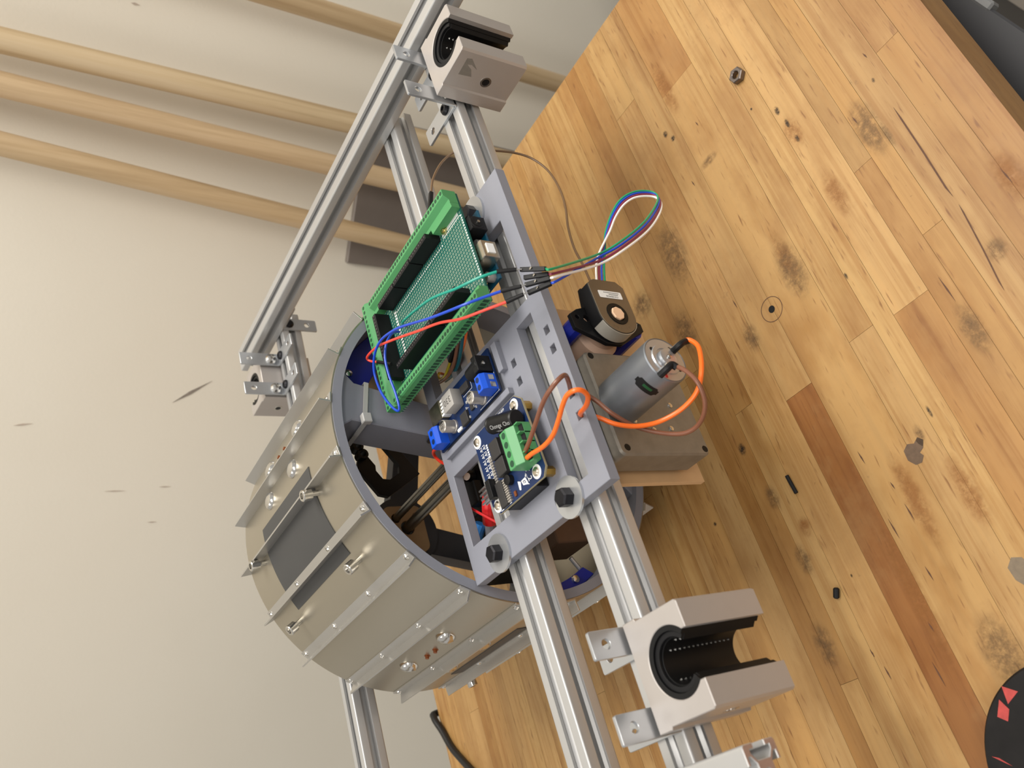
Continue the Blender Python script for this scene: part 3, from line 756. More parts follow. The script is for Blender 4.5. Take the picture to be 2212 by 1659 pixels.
# ================================================================== step-down converter board
bk = thing('converter_board', 'narrow blue voltage converter board with a black barrel jack', 'circuit board', (251, 74, 7))
bp_ = part('converter_pcb', MB().prof([rect(235.5, 266, 36, 113)], 1.6, XY(10.4), 0.1), BLUEPCB, bk)
part('barrel_jack', MB().box(249.5, 260.5, 36, 41, 12, 23).cyl((255, 36.4, 18.6), (255, 51, 17.6), 5.0, 20).box(250, 260, 40, 50, 12, 16.5), BLACKPL, bk, bevel=0.4)
part('jack_socket', MB().lathe((255, 36.05, 18.8), (0, -1, 0), [(3.4, 0), (3.4, 0.2)], 24), BLACKRUB, bk)
part('jack_pin', MB().lathe((254.6, 36, 18.2), (0, -1, 0), [(1.3, 0), (1.2, 0.8), (0.3, 1.3)], 12), STEEL, bk)
def small_term(x0, x1, y0, y1, z0, z1, sgn):
    b = part('screw_terminal', MB().prof([[(y0, z0), (y1, z0), (y1, z1 - 2.5), (y1 - 2.2, z1), (y0 + 1.5, z1), (y0, z1 - 3)]] if sgn < 0 else
             [[(y0, z0), (y1, z0), (y1, z1 - 3), (y1 - 1.5, z1), (y0 + 2.2, z1), (y0, z1 - 2.5)]], x1 - x0, YZ(x0), 0.25), BLUETB, bk, label='blue screw terminal')
    ym = (y0 + y1) / 2; yf = y0 if sgn < 0 else y1
    for i in range(2):
        xm = x0 + (x1 - x0) * (0.27 + 0.46 * i)
        part('clamp_screw', MB().lathe((xm, ym, z1 - 0.3), (0, 0, 1), [(1.8, 0), (1.8, 0.4), (1.2, 0.45)], 14), BLUEPCB, b)
        part('clamp', MB().box(xm - 1.7, xm + 1.7, yf - 0.15 if sgn < 0 else yf - 0.3, yf + 0.3 if sgn < 0 else yf + 0.15, z0 + 1.4, z0 + 5.2), STEEL, b)
small_term(237, 248, 36.2, 45.5, 12, 22.5, -1)
small_term(236.5, 249.5, 101, 111, 12, 21, 1)
def elcap(x, y, r, h, txt):
    c = part('capacitor', MB().lathe((x, y, 12), (0, 0, 1), [(r + 0.3, 0), (r + 0.3, 1.2), (r, 1.6), (r, h - 0.5), (r - 0.5, h)], 28), CANS, bk)
    part('capacitor_print', MB().text(txt, 2.3, (x, y, 12 + h), (0, 1, 0), (-1, 0, 0), 0.08), BLACKPRINT, c)
    part('capacitor_stripe', MB().prof([[(x + r * 0.85 * math.cos(math.radians(a)), y + r * 0.85 * math.sin(math.radians(a))) for a in range(-60, 61, 15)]], 0.06, XY(12 + h)), BLACKPRINT, c)
elcap(241, 53.5, 4.1, 10, '100\n50V'); elcap(242.8, 91, 4.2, 9.6, '220\n35V')
ind = part('inductor', MB().box(249, 261, 74, 86.4, 12, 20), mat('ferrite_grey', (168, 164, 160), 0.5, 0.2, 0.05), bk, bevel=0.7, segs=2)
part('inductor_print', MB().text('330', 6.2, (255, 80.2, 20.0), (0, 1, 0), (-1, 0, 0), 0.08), mat('engraved_grey', (84, 82, 80), 0.6), ind)
um = part('usb_outlet', MB().box(250.6, 264.2, 93.5, 107.5, 12, 17.6), mat('dull_tin', (122, 116, 100), 0.28, 0.9, 0.3, 200), bk, bevel=0.4)
for i in range(5):
    part('solder_tab', MB().box(251.4 + i * 2.6, 252.8 + i * 2.6, 90.6, 93.6, 12, 17.4 - 0.2 * i), WHITEPRINT, um)
part('chip', MB().box(235.9, 244, 72, 80, 12, 14.2), CHIP, bk, bevel=0.2)
part('chip', MB().box(254.6, 259.8, 62.5, 72, 12, 14.2), CHIP, bk, bevel=0.2)
part('chip', MB().box(240.5, 244.5, 64.5, 68, 12, 13.3), CHIP, bk, bevel=0.1)
part('crystal', MB().box(236.2, 238.2, 82.6, 87.6, 12, 13.4), WHITEPRINT, bk, bevel=0.2)
sm = MB()
for i in range(16):
    xx = rnd.uniform(237, 250); yy = rnd.uniform(58, 74)
    if abs(xx - 241) < 5 and yy < 59: continue
    sm.box(xx - 0.8, xx + 0.8, yy - 0.4, yy + 0.4, 12, 12.8)
for i in range(5): sm.box(248.2, 249.4, 61 + i * 2.2, 61.9 + i * 2.2, 12, 12.7)
part('small_resistors', sm, GREYPRINT, bk, kind='stuff')
sl = MB()
for (x0, x1, y0, y1) in ((236.1, 236.3, 36.6, 60), (236.1, 249, 36.4, 36.6), (253.6, 261, 61.2, 61.4), (253.6, 253.8, 61.2, 73), (245, 245.2, 71, 81)):
    sl.box(x0, x1, y0, y1, 12.0, 12.08)
part('silkscreen', sl, WHITEPRINT, bp_, kind='stuff')

# ================================================================== motor driver board
md = thing('motor_driver_board', 'square blue motor driver board on brass standoffs with a green terminal', 'circuit board', (194, 40, 7))
oc = [(167.5, 16), (172, 11.7), (215.5, 13.5), (220.5, 19), (220.5, 65), (217, 68), (175, 68), (168, 62.5)]
scr4 = ((215.5, 21.0), (216, 64.5), (172.8, 20.0), (173.2, 62.6))
db = part('driver_pcb', MB().prof([oc] + [circ(x, y, 1.7, 14) for x, y in scr4], 1.6, XY(16.4), 0.05), BLUEPCB, md)
part('board_rim', MB().prof([[(x * 1.0 + (0.25 if x > 194 else -0.25), y + (0.25 if y > 40 else -0.25)) for x, y in oc], [(x, y) for x, y in oc]], 1.2, XY(16.6)), FR4, db)
for x, y in scr4:
    b = part('standoff', MB().lathe((x, y, 7), (0, 0, 1), [(3.0, 0), (3.0, 9.4)], 6), BRASS, md, smooth=20)
    part('pad_ring', MB().ring((x, y, 18.0), (0, 0, 1), 2.6, 4.1, 0.06, 24), WHITEPRINT, md)
    part('screw', MB().lathe((x, y, 18), (0, 0, 1), [(2.7, 0), (2.6, 0.8), (1.8, 1.6), (0.6, 1.75)], 18), mat('nickel', (215, 205, 190), 0.25, 1.0), md)
part('heat_sink', MB().box(167.2, 203, 26, 57, 7.3, 16.4), BLACKSTEEL, md, bevel=0.4)
tf = part('screw_terminal_block', MB().prof([[(12.8, 18), (12.8, 23.2), (15.8, 23.8), (15.8, 27.0), (20.5, 30), (26.5, 30), (26.5, 18)]], 23, YZ(176.6), 0.3), GREENTB, md, label='four-way green screw terminal')
for i in range(4):
    xm = 179.5 + i * 5.75
    part('clamp_screw', MB().lathe((xm, 23.4, 29.6), (0, 0, 1), [(1.9, 0), (1.9, 0.46)], 16), DARKGREEN, tf)
    part('wire_entry', MB().prof([rect(xm - 2.1, xm + 2.1, 0, 4.4)], 0.5, lambda u, v, w: (u, 12.9 + v * 0.62, 23.3 + v * 0.12 + w)), BLACKPL, tf)
    part('divider', MB().box(xm + 2.5, xm + 3.2, 12.8, 16.2, 18.2, 26.6), GREENTB, tf)
cpa, cpb = Vector((212.5, 38.5, 23.8)), Vector((203.5, 15.0, 23.8))
cd_ = (cpb - cpa)
cp = part('capacitor', MB().lathe(cpa, cd_, [(4.6, 0), (5.3, 0.6), (5.3, 1.2), (5.0, 1.8), (5.3, 2.4), (5.3, cd_.length - 1), (4.7, cd_.length)], 30), mat('capacitor_sleeve', (15, 15, 17), 0.42, spec=0.35), md)
part('capacitor_end', MB().lathe(cpa, -cd_, [(4.3, 0), (4.0, 0.25), (0.4, 0.3)], 24), CANS, cp)
rt = cd_.normalized(); nn = Vector((-0.52, -0.1, 0.85)); nn = (nn - rt * nn.dot(rt)).normalized(); upv = nn.cross(rt)
part('capacitor_print', MB().text('Chongx', 3.6, cpa + cd_ * 0.42 + nn * 5.27, rt, upv, 0.06), GREYPRINT, cp)
part('capacitor_print', MB().text('Cho', 3.6, cpa + cd_ * 0.84 + nn * 5.27, rt, upv, 0.06), GREYPRINT, cp)
nn2 = (nn - upv * 0.85).normalized(); up2 = nn2.cross(rt)
part('capacitor_print', MB().text('VENT', 2.4, cpa + cd_ * 0.45 + nn2 * 5.3, rt, up2, 0.06), GREYPRINT, cp)
for x0, x1, y0, y1 in ((184, 194, 39.8, 49), (195, 206, 40.2, 49.5)):
    c = part('power_chip', MB().box(x0, x1, y0, y1, 18, 22.4), CHIP, md, bevel=0.3)
part('power_tab', MB().box(183.5, 207, 32.5, 39.6, 18, 20.8), BLACKPL, md, bevel=0.2)
dc = part('driver_chip', MB().box(168.6, 184, 51, 57.6, 18, 20.2), CHIP, md, bevel=0.2)
for i in range(10):
    part('chip_pin', MB().box(169.3 + i * 1.45, 170.2 + i * 1.45, 47.2, 51.1, 18, 19.4), CANS, dc)
pins = MB()
for i in range(10): pins.box(184.6 + i * 1.7, 185.7 + i * 1.7, 54.6, 57.4, 18, 18.9)
part('resistor_row', pins, CANS, md, kind='stuff')
hb = part('pin_header', MB().box(176.6, 188.2, 57.8, 62.2, 18, 23.2), BLACKPL, md, bevel=0.2)
for i in range(4):
    for j in range(2):
        part('header_pin', MB().box(177.5 + i * 2.75, 178.5 + i * 2.75, 62, 71, 19.2 + j * 2.5, 20.1 + j * 2.5), STEEL, hb)
part('round_capacitor', MB().lathe((180.0, 43.6, 18), (0, 0, 1), [(3.0, 0), (3.0, 3.2), (2.5, 3.4)], 20), BLACKPL, md)
part('resistor', MB().box(169.6, 172.6, 42, 44, 18, 18.8), BRONZE, md)
prn = MB().text('IBT_2', 5.0, (177.3, 27.3, 18.0), (-1, 0, 0), (0, -1, 0), 0.06)
prn.text('HW-039', 2.2, (219.0, 34.5, 18.0), (0, -1, 0), (1, 0, 0), 0.06)
for i in range(8): prn.box(209 - i * 1.5, 210 - i * 1.5, 55.8, 57.4, 18.0, 18.06)
for i in range(6):
    for j in range(2):
        a, b = 211.5 - i * 4.4, 58.5 + j * 3.4
        prn.box(a - 3.6, a - 0.2, b, b + 0.25, 18.0, 18.06); prn.box(a - 0.45, a - 0.2, b, b + 2.8, 18.0, 18.06)
        prn.box(a - 2.9, a - 1.2, b + 1.0, b + 1.4, 18.0, 18.06); prn.box(a - 2.4, a - 1.9, b + 0.7, b + 2.3, 18.0, 18.06)
prn.box(168.6, 169.0, 49, 61, 18.0, 18.06); prn.box(186, 203, 57.9, 58.2, 18.0, 18.06)
part('silkscreen', prn, WHITEPRINT, db, kind='stuff')
# angular emblem printed beside the lettering
em = MB().prof([[(176.3, 38.6), (174.9, 36.0), (170.6, 37.6), (171.2, 39.0)]], 0.06, XY(18))
em.prof([[(175.0, 35.4), (175.2, 31.0), (171.4, 29.8), (171.0, 31.6), (172.0, 34.6)], [(174.2, 34.2), (174.2, 32.0), (172.2, 31.4), (172.7, 34.0)]], 0.06, XY(18))
em.box(172.9, 173.6, 32.3, 33.6, 18.0, 18.06)
em.prof([[(175.4, 31.0), (177.2, 29.6), (175.0, 30.2)]], 0.06, XY(18)); em.prof([[(171.3, 30.2), (169.8, 28.8), (171.0, 31.4)]], 0.06, XY(18))
part('printed_emblem', em, WHITEPRINT, db)

# ================================================================== drive: mdf plate, gear motor, encoder
mp_ = single('mdf_plate', MB().prof([rect(162.5, 288, -106, -20.5), circ(WX, WZ, 9, 20)], 4, XZ(17.5), 0.2), MDF, 'tan fibreboard plate behind the gearbox', 'board')
gm = thing('gear_motor', 'grey cast gearbox with a cylindrical motor on its face', 'motor', (202, 3, -92))
gb = part('gearbox', MB().prof([rrect(168, 237, -92, -21, 4)], 20.5, XZ(-7), 1.2), CAST, gm)
part('gap_shade_block', MB().prof([rrect(171, 234, -90, -24, 4)], 4, XZ(13.5), 0.2), BLACKSTEEL, gm)  # black block fills the open gap behind the gearbox, shade put in as colour
for x, z in ((172.9, -27), (171.8, -88.2), (234, -26), (233, -88)):
    part('screw_hole', MB().lathe((x, -6.9, z), (0, -1, 0), [(2.2, 0), (2.2, 0.12)], 18), BLACKRUB, gm)
for x, z in ((190.0, -40), (201.3, -74), (185.3, -67), (184.2, -52.6)):
    part('screw', MB().lathe((x, -7, z), (0, -1, 0), [(1.7, 0), (1.6, 0.6), (0.7, 0.9)], 14), STEEL, gm)
MX, MZ, MR = 201.8, -32.6, 14.4
YF = -51.5
mc = part('motor_can', MB().lathe((MX, -7, MZ), (0, -1, 0), [(MR - 1.6, 0), (MR, 2.0), (MR, 43.6), (MR - 0.5, 44.3), (MR - 0.8, 44.0)], 64), MOTORCAN, gm)
part('end_bell', MB().lathe((MX, YF + 1.2, MZ), (0, -1, 0), [(MR - 0.9, 0), (MR - 1.0, 0.8), (9.6, 0.9), (9.2, 1.7), (7.0, 1.7), (6.8, 1.1), (5.6, 1.1), (5.4, 3.6), (4.4, 3.8)], 48), ZINC, gm)
part('bushing', MB().lathe((MX, YF - 1.6, MZ), (0, -1, 0), [(4.3, 0), (4.2, 0.9), (1.3, 1.0)], 28), BRONZE, gm)
part('shaft', MB().lathe((MX, YF - 2, MZ), (0, -1, 0), [(1.2, 0), (1.1, 1.5), (0.3, 1.7)], 14), STEEL, gm)
lp = [(( MR + 0.12) * math.cos(math.radians(a)), ( MR + 0.12) * math.sin(math.radians(a))) for a in range(118, 164, 3)]
vent = MB(); vs_ = []
for a in range(108, 169, 4):
    e = 1.0 if 113 <= a <= 163 else 0.5
    for yy in (-39.3 - 3.1 * e, -39.3 + 3.1 * e):
        vs_.append((MX + (MR + 0.08) * math.cos(math.radians(a)), yy, MZ + (MR + 0.08) * math.sin(math.radians(a))))
n_ = len(vs_) // 2
vent.add(vs_, [(2 * i, 2 * i + 1, 2 * i + 3, 2 * i + 2) for i in range(n_ - 1)])
part('vent_slot', vent, BLACKRUB, mc)
wnd = MB(); vs_ = []
for a in range(128, 156, 4):
    for yy in (-40.6, -38.8): vs_.append((MX + (MR + 0.12) * math.cos(math.radians(a)), yy, MZ + (MR + 0.12) * math.sin(math.radians(a))))
n_ = len(vs_) // 2; wnd.add(vs_, [(2 * i, 2 * i + 1, 2 * i + 3, 2 * i + 2) for i in range(n_ - 1)])
part('winding', wnd, mat('enamel_green', (16, 70, 36), 0.4), mc)
for (dx, dz) in ((6.5, 7.2), (-6, -7.6), (7.4, -6.4)):
    part('crimp_hole', MB().lathe((MX + dx, YF + 0.35, MZ + dz), (0, -1, 0), [(1.3, 0), (1.3, 0.15)], 12), BLACKRUB, gm)
part('paint_dot', MB().box(MX - 11.6, MX - 9.6, YF - 0.0, YF + 0.5, MZ + 4, MZ + 5.4), CRED, gm)
part('terminal_lug', MB().box(MX - 9.5, MX - 6.5, YF - 6.0, YF + 0.5, MZ + 7.2, MZ + 7.9), STEEL, gm)
part('terminal_lug', MB().box(MX + 5, MX + 8, YF - 6.0, YF + 0.5, MZ - 8.5, MZ - 7.8), STEEL, gm)

en = thing('rotary_encoder', 'dark encoder module with an olive metal face and white label', 'encoder', (263, -14, -62))
eo = circ(WX, WZ, 14.4, 24, 90, 270, True) + [(278.5, -61.4), (283, -56.5), (283, -38.5), (279, -32.6)]
part('encoder_body', MB().prof([eo], 9.6, XZ(-19.6), 0.4), BLACKPL, en)
ei = circ(WX, WZ, 14.0, 24, 90, 270, True) + [(278.2, -61.0), (282.6, -56.3), (282.6, -38.7), (278.8, -33.0)]
part('encoder_face', MB().prof([ei, circ(WX, WZ, 7.8, 28)], 0.7, XZ(-20.2), 0.1), OLIVE, en, label='olive brown metal face')
part('encoder_hub', MB().ring((WX, -20.6, WZ), (0, 1, 0), 5.2, 7.7, 3, 32), BLACKRUB, en)
part('encoder_hub', MB().ring((WX, -19.6, WZ), (0, 1, 0), 4.6, 6.4, 3, 32), BLACKPL, en)
part('shaft_sleeve', MB().lathe((WX, -15, WZ), (0, -1, 0), [(4.7, 0), (4.7, 6.0), (4.3, 6.4)], 8), PEACH, en, label='peach coloured shaft sleeve')
bl = circ(WX, WZ, 14.9, 20, 112, 248, True) + circ(WX, WZ, 14.35, 20, 248, 112, True)
part('metal_band', MB().prof([bl], 8.6, XZ(-19.8), 0.1), BAND, en)
fo = rrect(249, 265, -79, -19, 5) 
part('flange', MB().prof([[(252, -20), (262, -19.5), (266, -26), (268, -33), (283, -36), (283, -58), (268, -61), (263, -68), (259.5, -75.5), (254, -75.5), (249.5, -66), (242.2, -53), (242.2, -41), (247, -31)], circ(260, -24.5, 1.5, 12), circ(259.5, -31.5, 2.4, 14), circ(259, -71.5, 1.6, 12)], 3.2, XZ(-10), 0.3), BLACKPL, en)
lb_ = part('label_sticker', MB().prof([rrect(268.6, 274.0, -56.6, -38.3, 0.8)], 0.12, XZ(-20.45)), WHITEPRINT, en, label='white label')
tx = MB().text('CUI DEVICES', 1.7, (270.0, -20.46, -48.4), (0, 0, 1), (-1, 0, 0), 0.05)
for xx, za, zb in ((271.5, -53.5, -46.5), (272.8, -54.5, -42.5)):
    z_ = za
    while z_ < zb:
        tx.box(xx - 0.3, xx + 0.3, -20.5, -20.44, z_, z_ + 0.55); z_ += 0.95
part('label_print', tx, BLACKPRINT, lb_, kind='stuff')
et = MB()
for a in (144, 158, 172, 196, 210, 224):
    q = math.radians(a); et.text({144: 'C', 158: 'N', 172: 'I', 196: 'I', 210: 'U', 224: 'C'}[a], 2.0, (WX + 11 * math.cos(q), -20.22, WZ + 11 * math.sin(q)), (-math.sin(q), 0, math.cos(q)), (math.cos(q), 0, math.sin(q)) if False else (-math.cos(q), 0, -math.sin(q)), 0.05)
part('stamped_letters', et, OLIVE, en, kind='stuff')
for x, z in ((257.5, -26.5), (256.5, -71.0)):
    part('blue_post', MB().lathe((x, 17.4, z), (0, -1, 0), [(6.0, 0), (6.0, 24.2)], 10), BLUEPLA, en, smooth=20, label='blue printed post')
single('shaft_coupler', MB().lathe((WX, 16.5, WZ), (0, -1, 0), [(15.5, 0), (15.5, 14), (12.5, 17), (12.5, 22.5)], 40), BEIGE, 'beige round spacer between the encoder and the fibreboard plate', 'spacer')
single('machine_screw', MB().lathe((246, 17.4, -26), (0, -1, 0), [(4.6, 0), (4.6, 1.2), (3, 1.2), (3, 5), (2.6, 5.4)], 16), STEEL, 'shiny screw tucked between the blue post and gearbox corner', 'screw')

# ================================================================== wires
def wire(name, pts, r, m, label, group=None, org=None):
    return single(name, MB().tube(pts, r, 10, 7), m, label, 'wire', group)
def wire_thing(name, pts, r, m, label, group=None):
    zs = min(p[2] for p in pts); c = pts[len(pts) // 2]
    t = thing(name, label, 'wire', (c[0], c[1], zs), group)
    part('insulation', MB().tube(pts, r, 10, 7), m, t)
    return t

t = wire_thing('motor_wire', [(193.5, -58.0, -27.7), (185.9, -64.0, -28.2), (177.5, -66.0, -30.5), (170.1, -62.0, -35.1), (165.4, -55.0, -38.5), (163.7, -46.0, -40.9), (164.2, -38.0, -39.7), (168.3, -30.0, -36.3), (173.8, -24.0, -28.5), (179.1, -21.0, -21.1), (186.5, -20.5, -10.5), (194.5, -18.5, -6.0), (200.5, -15.8, -2.0), (201.7, -14.7, 5.0), (200.4, -18.4, 10.0), (197.3, -31.6, 22.0), (196.2, -39.0, 30.0), (192.7, -39.3, 36.0), (190.1, -32.0, 38.0), (188.7, -21.8, 36.0), (186.0, -7.7, 32.0), (183.6, 6.5, 27.8), (182.8, 15.5, 25.0)], 1.28, WBR,
          'thick brown wire from the motor up through the plate to the driver terminal')
part('heat_shrink', MB().tube([(190.2, -52.5, -21.5), (191.0, -57.5, -22.6), (193.0, -58.8, -26.0), (191.0, -59.6, -28.0)], 2.0, 10), BLACKPL, t)
t = wire_thing('motor_wire', [(210.3, -58.0, -45.3), (209.9, -60.0, -47.1), (203.1, -64.0, -46.3), (192.8, -66.0, -41.3), (184.4, -64.0, -38.6), (178.9, -58.0, -38.7), (176.1, -50.0, -38.2), (174.9, -40.0, -35.9), (175.0, -30.0, -30.2), (176.2, -24.0, -20.4), (179.5, -20.5, -10.5), (185.5, -17.0, -3.5), (188.0, -15.0, 3.0), (186.8, -17.2, 8.0), (185.2, -22.1, 12.0), (182.1, -33.4, 18.0), (181.8, -41.8, 23.0), (182.9, -45.2, 28.0), (183.7, -44.6, 32.0), (184.4, -38.8, 33.0), (182.6, -32.0, 32.0), (179.7, -24.0, 30.0), (176.4, -13.7, 28.0), (176.5, -1.6, 26.0), (178.6, 10.5, 25.2), (179.0, 16.5, 25.0)], 1.32, WO,
          'thick orange wire from the motor up through the plate to the driver terminal')
part('heat_shrink', MB().tube([(207.5, -52, -40.6), (207.6, -57, -40.5), (209.2, -58, -43.5), (210.4, -58.5, -47.4)], 1.9, 10), BLACKPL, t)

G = 'jumper wires over the green shield'
t = wire_thing('jumper_wire', [(272.0, -26.3, 38.0), (272.4, -18.9, 46.0), (275.7, -3.7, 52.0), (287.2, 20.1, 52.0), (298.1, 46.0, 48.0), (308.5, 70.0, 42.0), (316.2, 84.3, 34.5), (318.1, 87.3, 30.5)], 0.85, WG, 'teal green jumper wire arching over the perforated board', G)
part('pin_sleeve', MB().cyl((272.2, -25.7, 38.6), (269.9, -32, 30), 1.35, 12, 1.1), BLACKPL, t); part('pin', MB().cyl((269.9, -32.0, 30.0), (269.2, -33.6, 27.6), 0.4, 8), STEEL, t)
t = wire_thing('jumper_wire', [(263.9, -20.2, 34.0), (264.1, -12.7, 42.0), (264.1, -5.0, 50.0), (268.2, 8.2, 54.0), (276.4, 26.2, 55.0), (292.8, 56.7, 54.0), (298.9, 72.2, 54.0), (302.8, 85.9, 53.0), (302.1, 97.0, 52.0), (298.2, 106.6, 50.0), (291.4, 111.6, 48.0), (280.2, 112.1, 46.0), (268.9, 108.6, 44.0), (262.4, 105.2, 42.0), (262.9, 101.8, 42.0), (272.5, 100.2, 43.0), (285.6, 99.3, 45.0), (296.7, 97.3, 46.0), (305.2, 94.3, 45.0), (311.1, 92.6, 42.0), (317.5, 94.8, 36.0), (319.5, 96, 31)], 0.85, WB, 'blue jumper wire looping past the corner of the green shield', G)
part('pin_sleeve', MB().cyl((264.1, -19.6, 34.6), (261, -28.9, 28), 1.35, 12, 1.1), BLACKPL, t); part('pin', MB().cyl((261.0, -28.9, 28.0), (261.6, -30.3, 25.6), 0.4, 8), STEEL, t)
t = wire_thing('jumper_wire', [(257.8, -18.7, 32.0), (259.7, -6.8, 40.0), (263.0, 6.8, 47.0), (272.0, 23.6, 50.0), (280.2, 43.2, 52.0), (288.1, 59.3, 52.0), (298.0, 79.3, 51.0), (305.1, 94.6, 50.0), (310.6, 110.1, 48.0), (313.0, 119.8, 46.0), (310.9, 120.1, 43.8), (305.8, 113.6, 42.0)], 0.85, WCR, 'coral red jumper wire across the green shield', G)
part('pin_sleeve', MB().cyl((257.9, -18.2, 32.4), (256.9, -27.1, 27), 1.35, 12, 1.1), BLACKPL, t); part('pin', MB().cyl((256.9, -27.1, 27.0), (257.5, -28.4, 24.8), 0.4, 8), STEEL, t)
part('pin_sleeve', MB().cyl((306.1, 113.8, 42.2), (295.6, 100.6, 40.4), 1.2, 12), BLACKPL, t)

def bx_between(a, b, w, h):
    A = Vector(a); B = Vector(b); d = (B - A).normalized(); s_ = d.cross(Vector((0, 0, 1))).normalized(); u = s_.cross(d)
    vs = [P + s_ * i * w + u * j * h for P in (A, B) for i, j in ((-1, -1), (1, -1), (1, 1), (-1, 1))]
    return MB().add(vs, [(0, 3, 2, 1), (4, 5, 6, 7), (0, 1, 5, 4), (1, 2, 6, 5), (2, 3, 7, 6), (3, 0, 4, 7)])
RB = {'emerald green': (WGR, [(283.4, -40.0, -27.6), (291.3, -46.0, -44.6), (306.4, -50.0, -66.6), (324.4, -50.0, -86.0), (337.4, -48.0, -96.6), (344.7, -45.0, -96.4), (346.1, -41.0, -86.2), (341.9, -36.0, -76.0), (333.7, -30.0, -69.0), (321.1, -23.4, -62.9), (309.3, -20.0, -60.0), (297.9, -17.0, -56.5), (284.5, -15.0, -52.9)]),
      'blue': (WB, [(280.7, -40.0, -26.6), (288.8, -46.0, -44.0), (304.3, -50.0, -66.9), (321.9, -50.3, -85.7), (335.3, -48.3, -96.2), (342.8, -45.3, -95.9), (344.0, -41.3, -85.4), (340.1, -36.3, -75.8), (332.4, -30.3, -69.2), (320.3, -24.8, -62.7), (308.3, -20.0, -58.0), (297.9, -16.7, -54.6), (284.8, -14.7, -50.9)]),
      'maroon': (WM, [(278.0, -40.0, -25.7), (286.4, -46.0, -43.5), (302.3, -50.0, -67.2), (319.5, -50.7, -85.5), (333.1, -48.7, -95.9), (340.9, -45.7, -95.4), (341.8, -41.7, -84.5), (338.2, -36.7, -75.7), (331.1, -30.7, -69.4), (319.6, -26.2, -62.5), (307.4, -20.0, -56.1), (297.9, -16.3, -52.7), (284.6, -14.3, -49.0)]),
      'white': (WW, [(275.3, -40.0, -24.8), (283.9, -46.0, -43.0), (300.2, -50.0, -67.5), (317.0, -51.0, -85.2), (331.0, -49.0, -95.5), (338.9, -46.0, -94.8), (339.7, -42.0, -83.6), (336.4, -37.0, -75.5), (329.7, -31.0, -69.6), (318.9, -27.6, -62.4), (306.4, -20.0, -54.1), (297.8, -16.0, -50.7), (284.8, -14.0, -47.1)])}
HS = {'emerald green': ((270.4, -31.8, 27.0), (262.9, -43.2, 20.0)), 'maroon': ((266.8, -29.6, 24.5), (262.0, -40.4, 16.5)), 'white': ((263.0, -28.0, 24.0), (259.6, -39.8, 16.0)), 'blue': ((258.6, -26.7, 23.0), (257.6, -38.2, 15.0))}
for n_, (m_, pts) in RB.items():
    h0, h1 = HS[n_]
    t = wire_thing('ribbon_wire', [h1, tuple(Vector(h1) + (Vector(h1) - Vector(h0)) * 0.3)] + pts, 0.72, m_, n_ + ' strand of the looped ribbon cable plugged into the encoder', 'four-strand ribbon cable')
    part('connector_housing', bx_between(h0, h1, 1.25, 1.25), BLACKPL, t, bevel=0.2)
    mid = Vector(h0).lerp(Vector(h1), 0.45)
    part('crimp_window', MB().box(mid.x - 0.5, mid.x + 0.5, mid.y - 1.6, mid.y + 1.6, mid.z + 1.2, mid.z + 1.5), STEEL, t)
t = wire_thing('jumper_wire', [(378.0, 22.0, 27.5), (392.2, 22.0, 22.0), (408.9, 21.0, 11.1), (421.9, 20.0, -3.1), (425.8, 18.0, -16.4), (425.2, 15.0, -30.0), (422.2, 10.0, -46.0), (414.0, 5.0, -56.2), (398.2, 0.0, -61.4), (376.6, -4.0, -60.6), (355.7, -7.0, -55.2), (336.1, -9.0, -48.1), (316.0, -11.0, -43.6), (301.9, -12.0, -44.0), (284.4, -13.0, -43.7)], 0.8, WOL, 'thin olive brown wire arching from the shield to the encoder')
part('connector_housing', bx_between((357, 22, 34), (378, 22, 27.5), 1.25, 1.25), BLACKPL, t, bevel=0.2)

G = 'wires leaving the shield down into the drum'
t = wire_thing('sensor_wire', [(279.7, 29.3, 33.0), (279.2, 39.6, 28.0), (281.8, 54.5, 20.0), (287.0, 81.1, 8.0), (290.2, 94.4, 2.0), (293.0, 107.5, -3.0), (297.4, 117.6, -6.0), (302.9, 122.3, -8.0), (305.9, 122.4, -10.0)], 1.0, WY, 'yellow wire with a black sleeve below the green terminal strip', G)
part('heat_shrink', MB().tube([(281.8, 54.5, 20.0), (284.5, 68, 13.6), (287.0, 81.1, 8.0)], 1.35, 10), BLACKPL, t)
wire('sensor_wire', [(278.7, 26.1, 33.0), (277.6, 39.2, 27.0), (279.9, 56.7, 18.0), (284.2, 82.3, 6.0), (292.1, 108.5, -4.0), (301.6, 130.0, -10.0), (312.1, 147.3, -14.0), (318.0, 149.8, -18.0), (319.7, 145.6, -22.0)], 1.2, WTB, 'light brown wire curling furthest into the drum', G)
wire('sensor_wire', [(278.2, 19.7, 33.0), (275.6, 31.6, 28.0), (277.0, 47.5, 20.0), (282.4, 75.2, 6.0), (288.9, 98.7, -4.0), (298.1, 120.7, -12.0)], 1.2, WT, 'dark teal wire dropping from the terminal strip into the plate window', G)
wire('sensor_wire', [(275.9, 22.9, 31.0), (274.7, 32.1, 26.0), (276.9, 46.2, 19.0), (282.5, 70.0, 8.0), (287.5, 87.7, 0.0), (296.8, 111.6, -10.0), (310.4, 129.4, -16.0)], 1.0, WO, 'thin orange wire hanging beside the dark teal wire', G)
wire('power_wire', [(248, 110.6, 15.0), (249.5, 116, 14.5), (252.8, 125.9, 11.0), (257.3, 136.6, 5.0), (258.3, 140.1, 0.0), (257.3, 141.6, -6.0)], 1.0, WK, 'short black wire leaving the rear blue terminal of the converter')
wire('power_wire', [(239.8, 110.6, 15.0), (242.0, 117.6, 12.0), (244.0, 126.5, 9.5), (243.0, 131.5, 6.0), (238.0, 131.0, 2.0), (234.8, 128.2, -3.0)], 1.1, WRD, 'short red wire bending down at the rear edge of the grey plate')

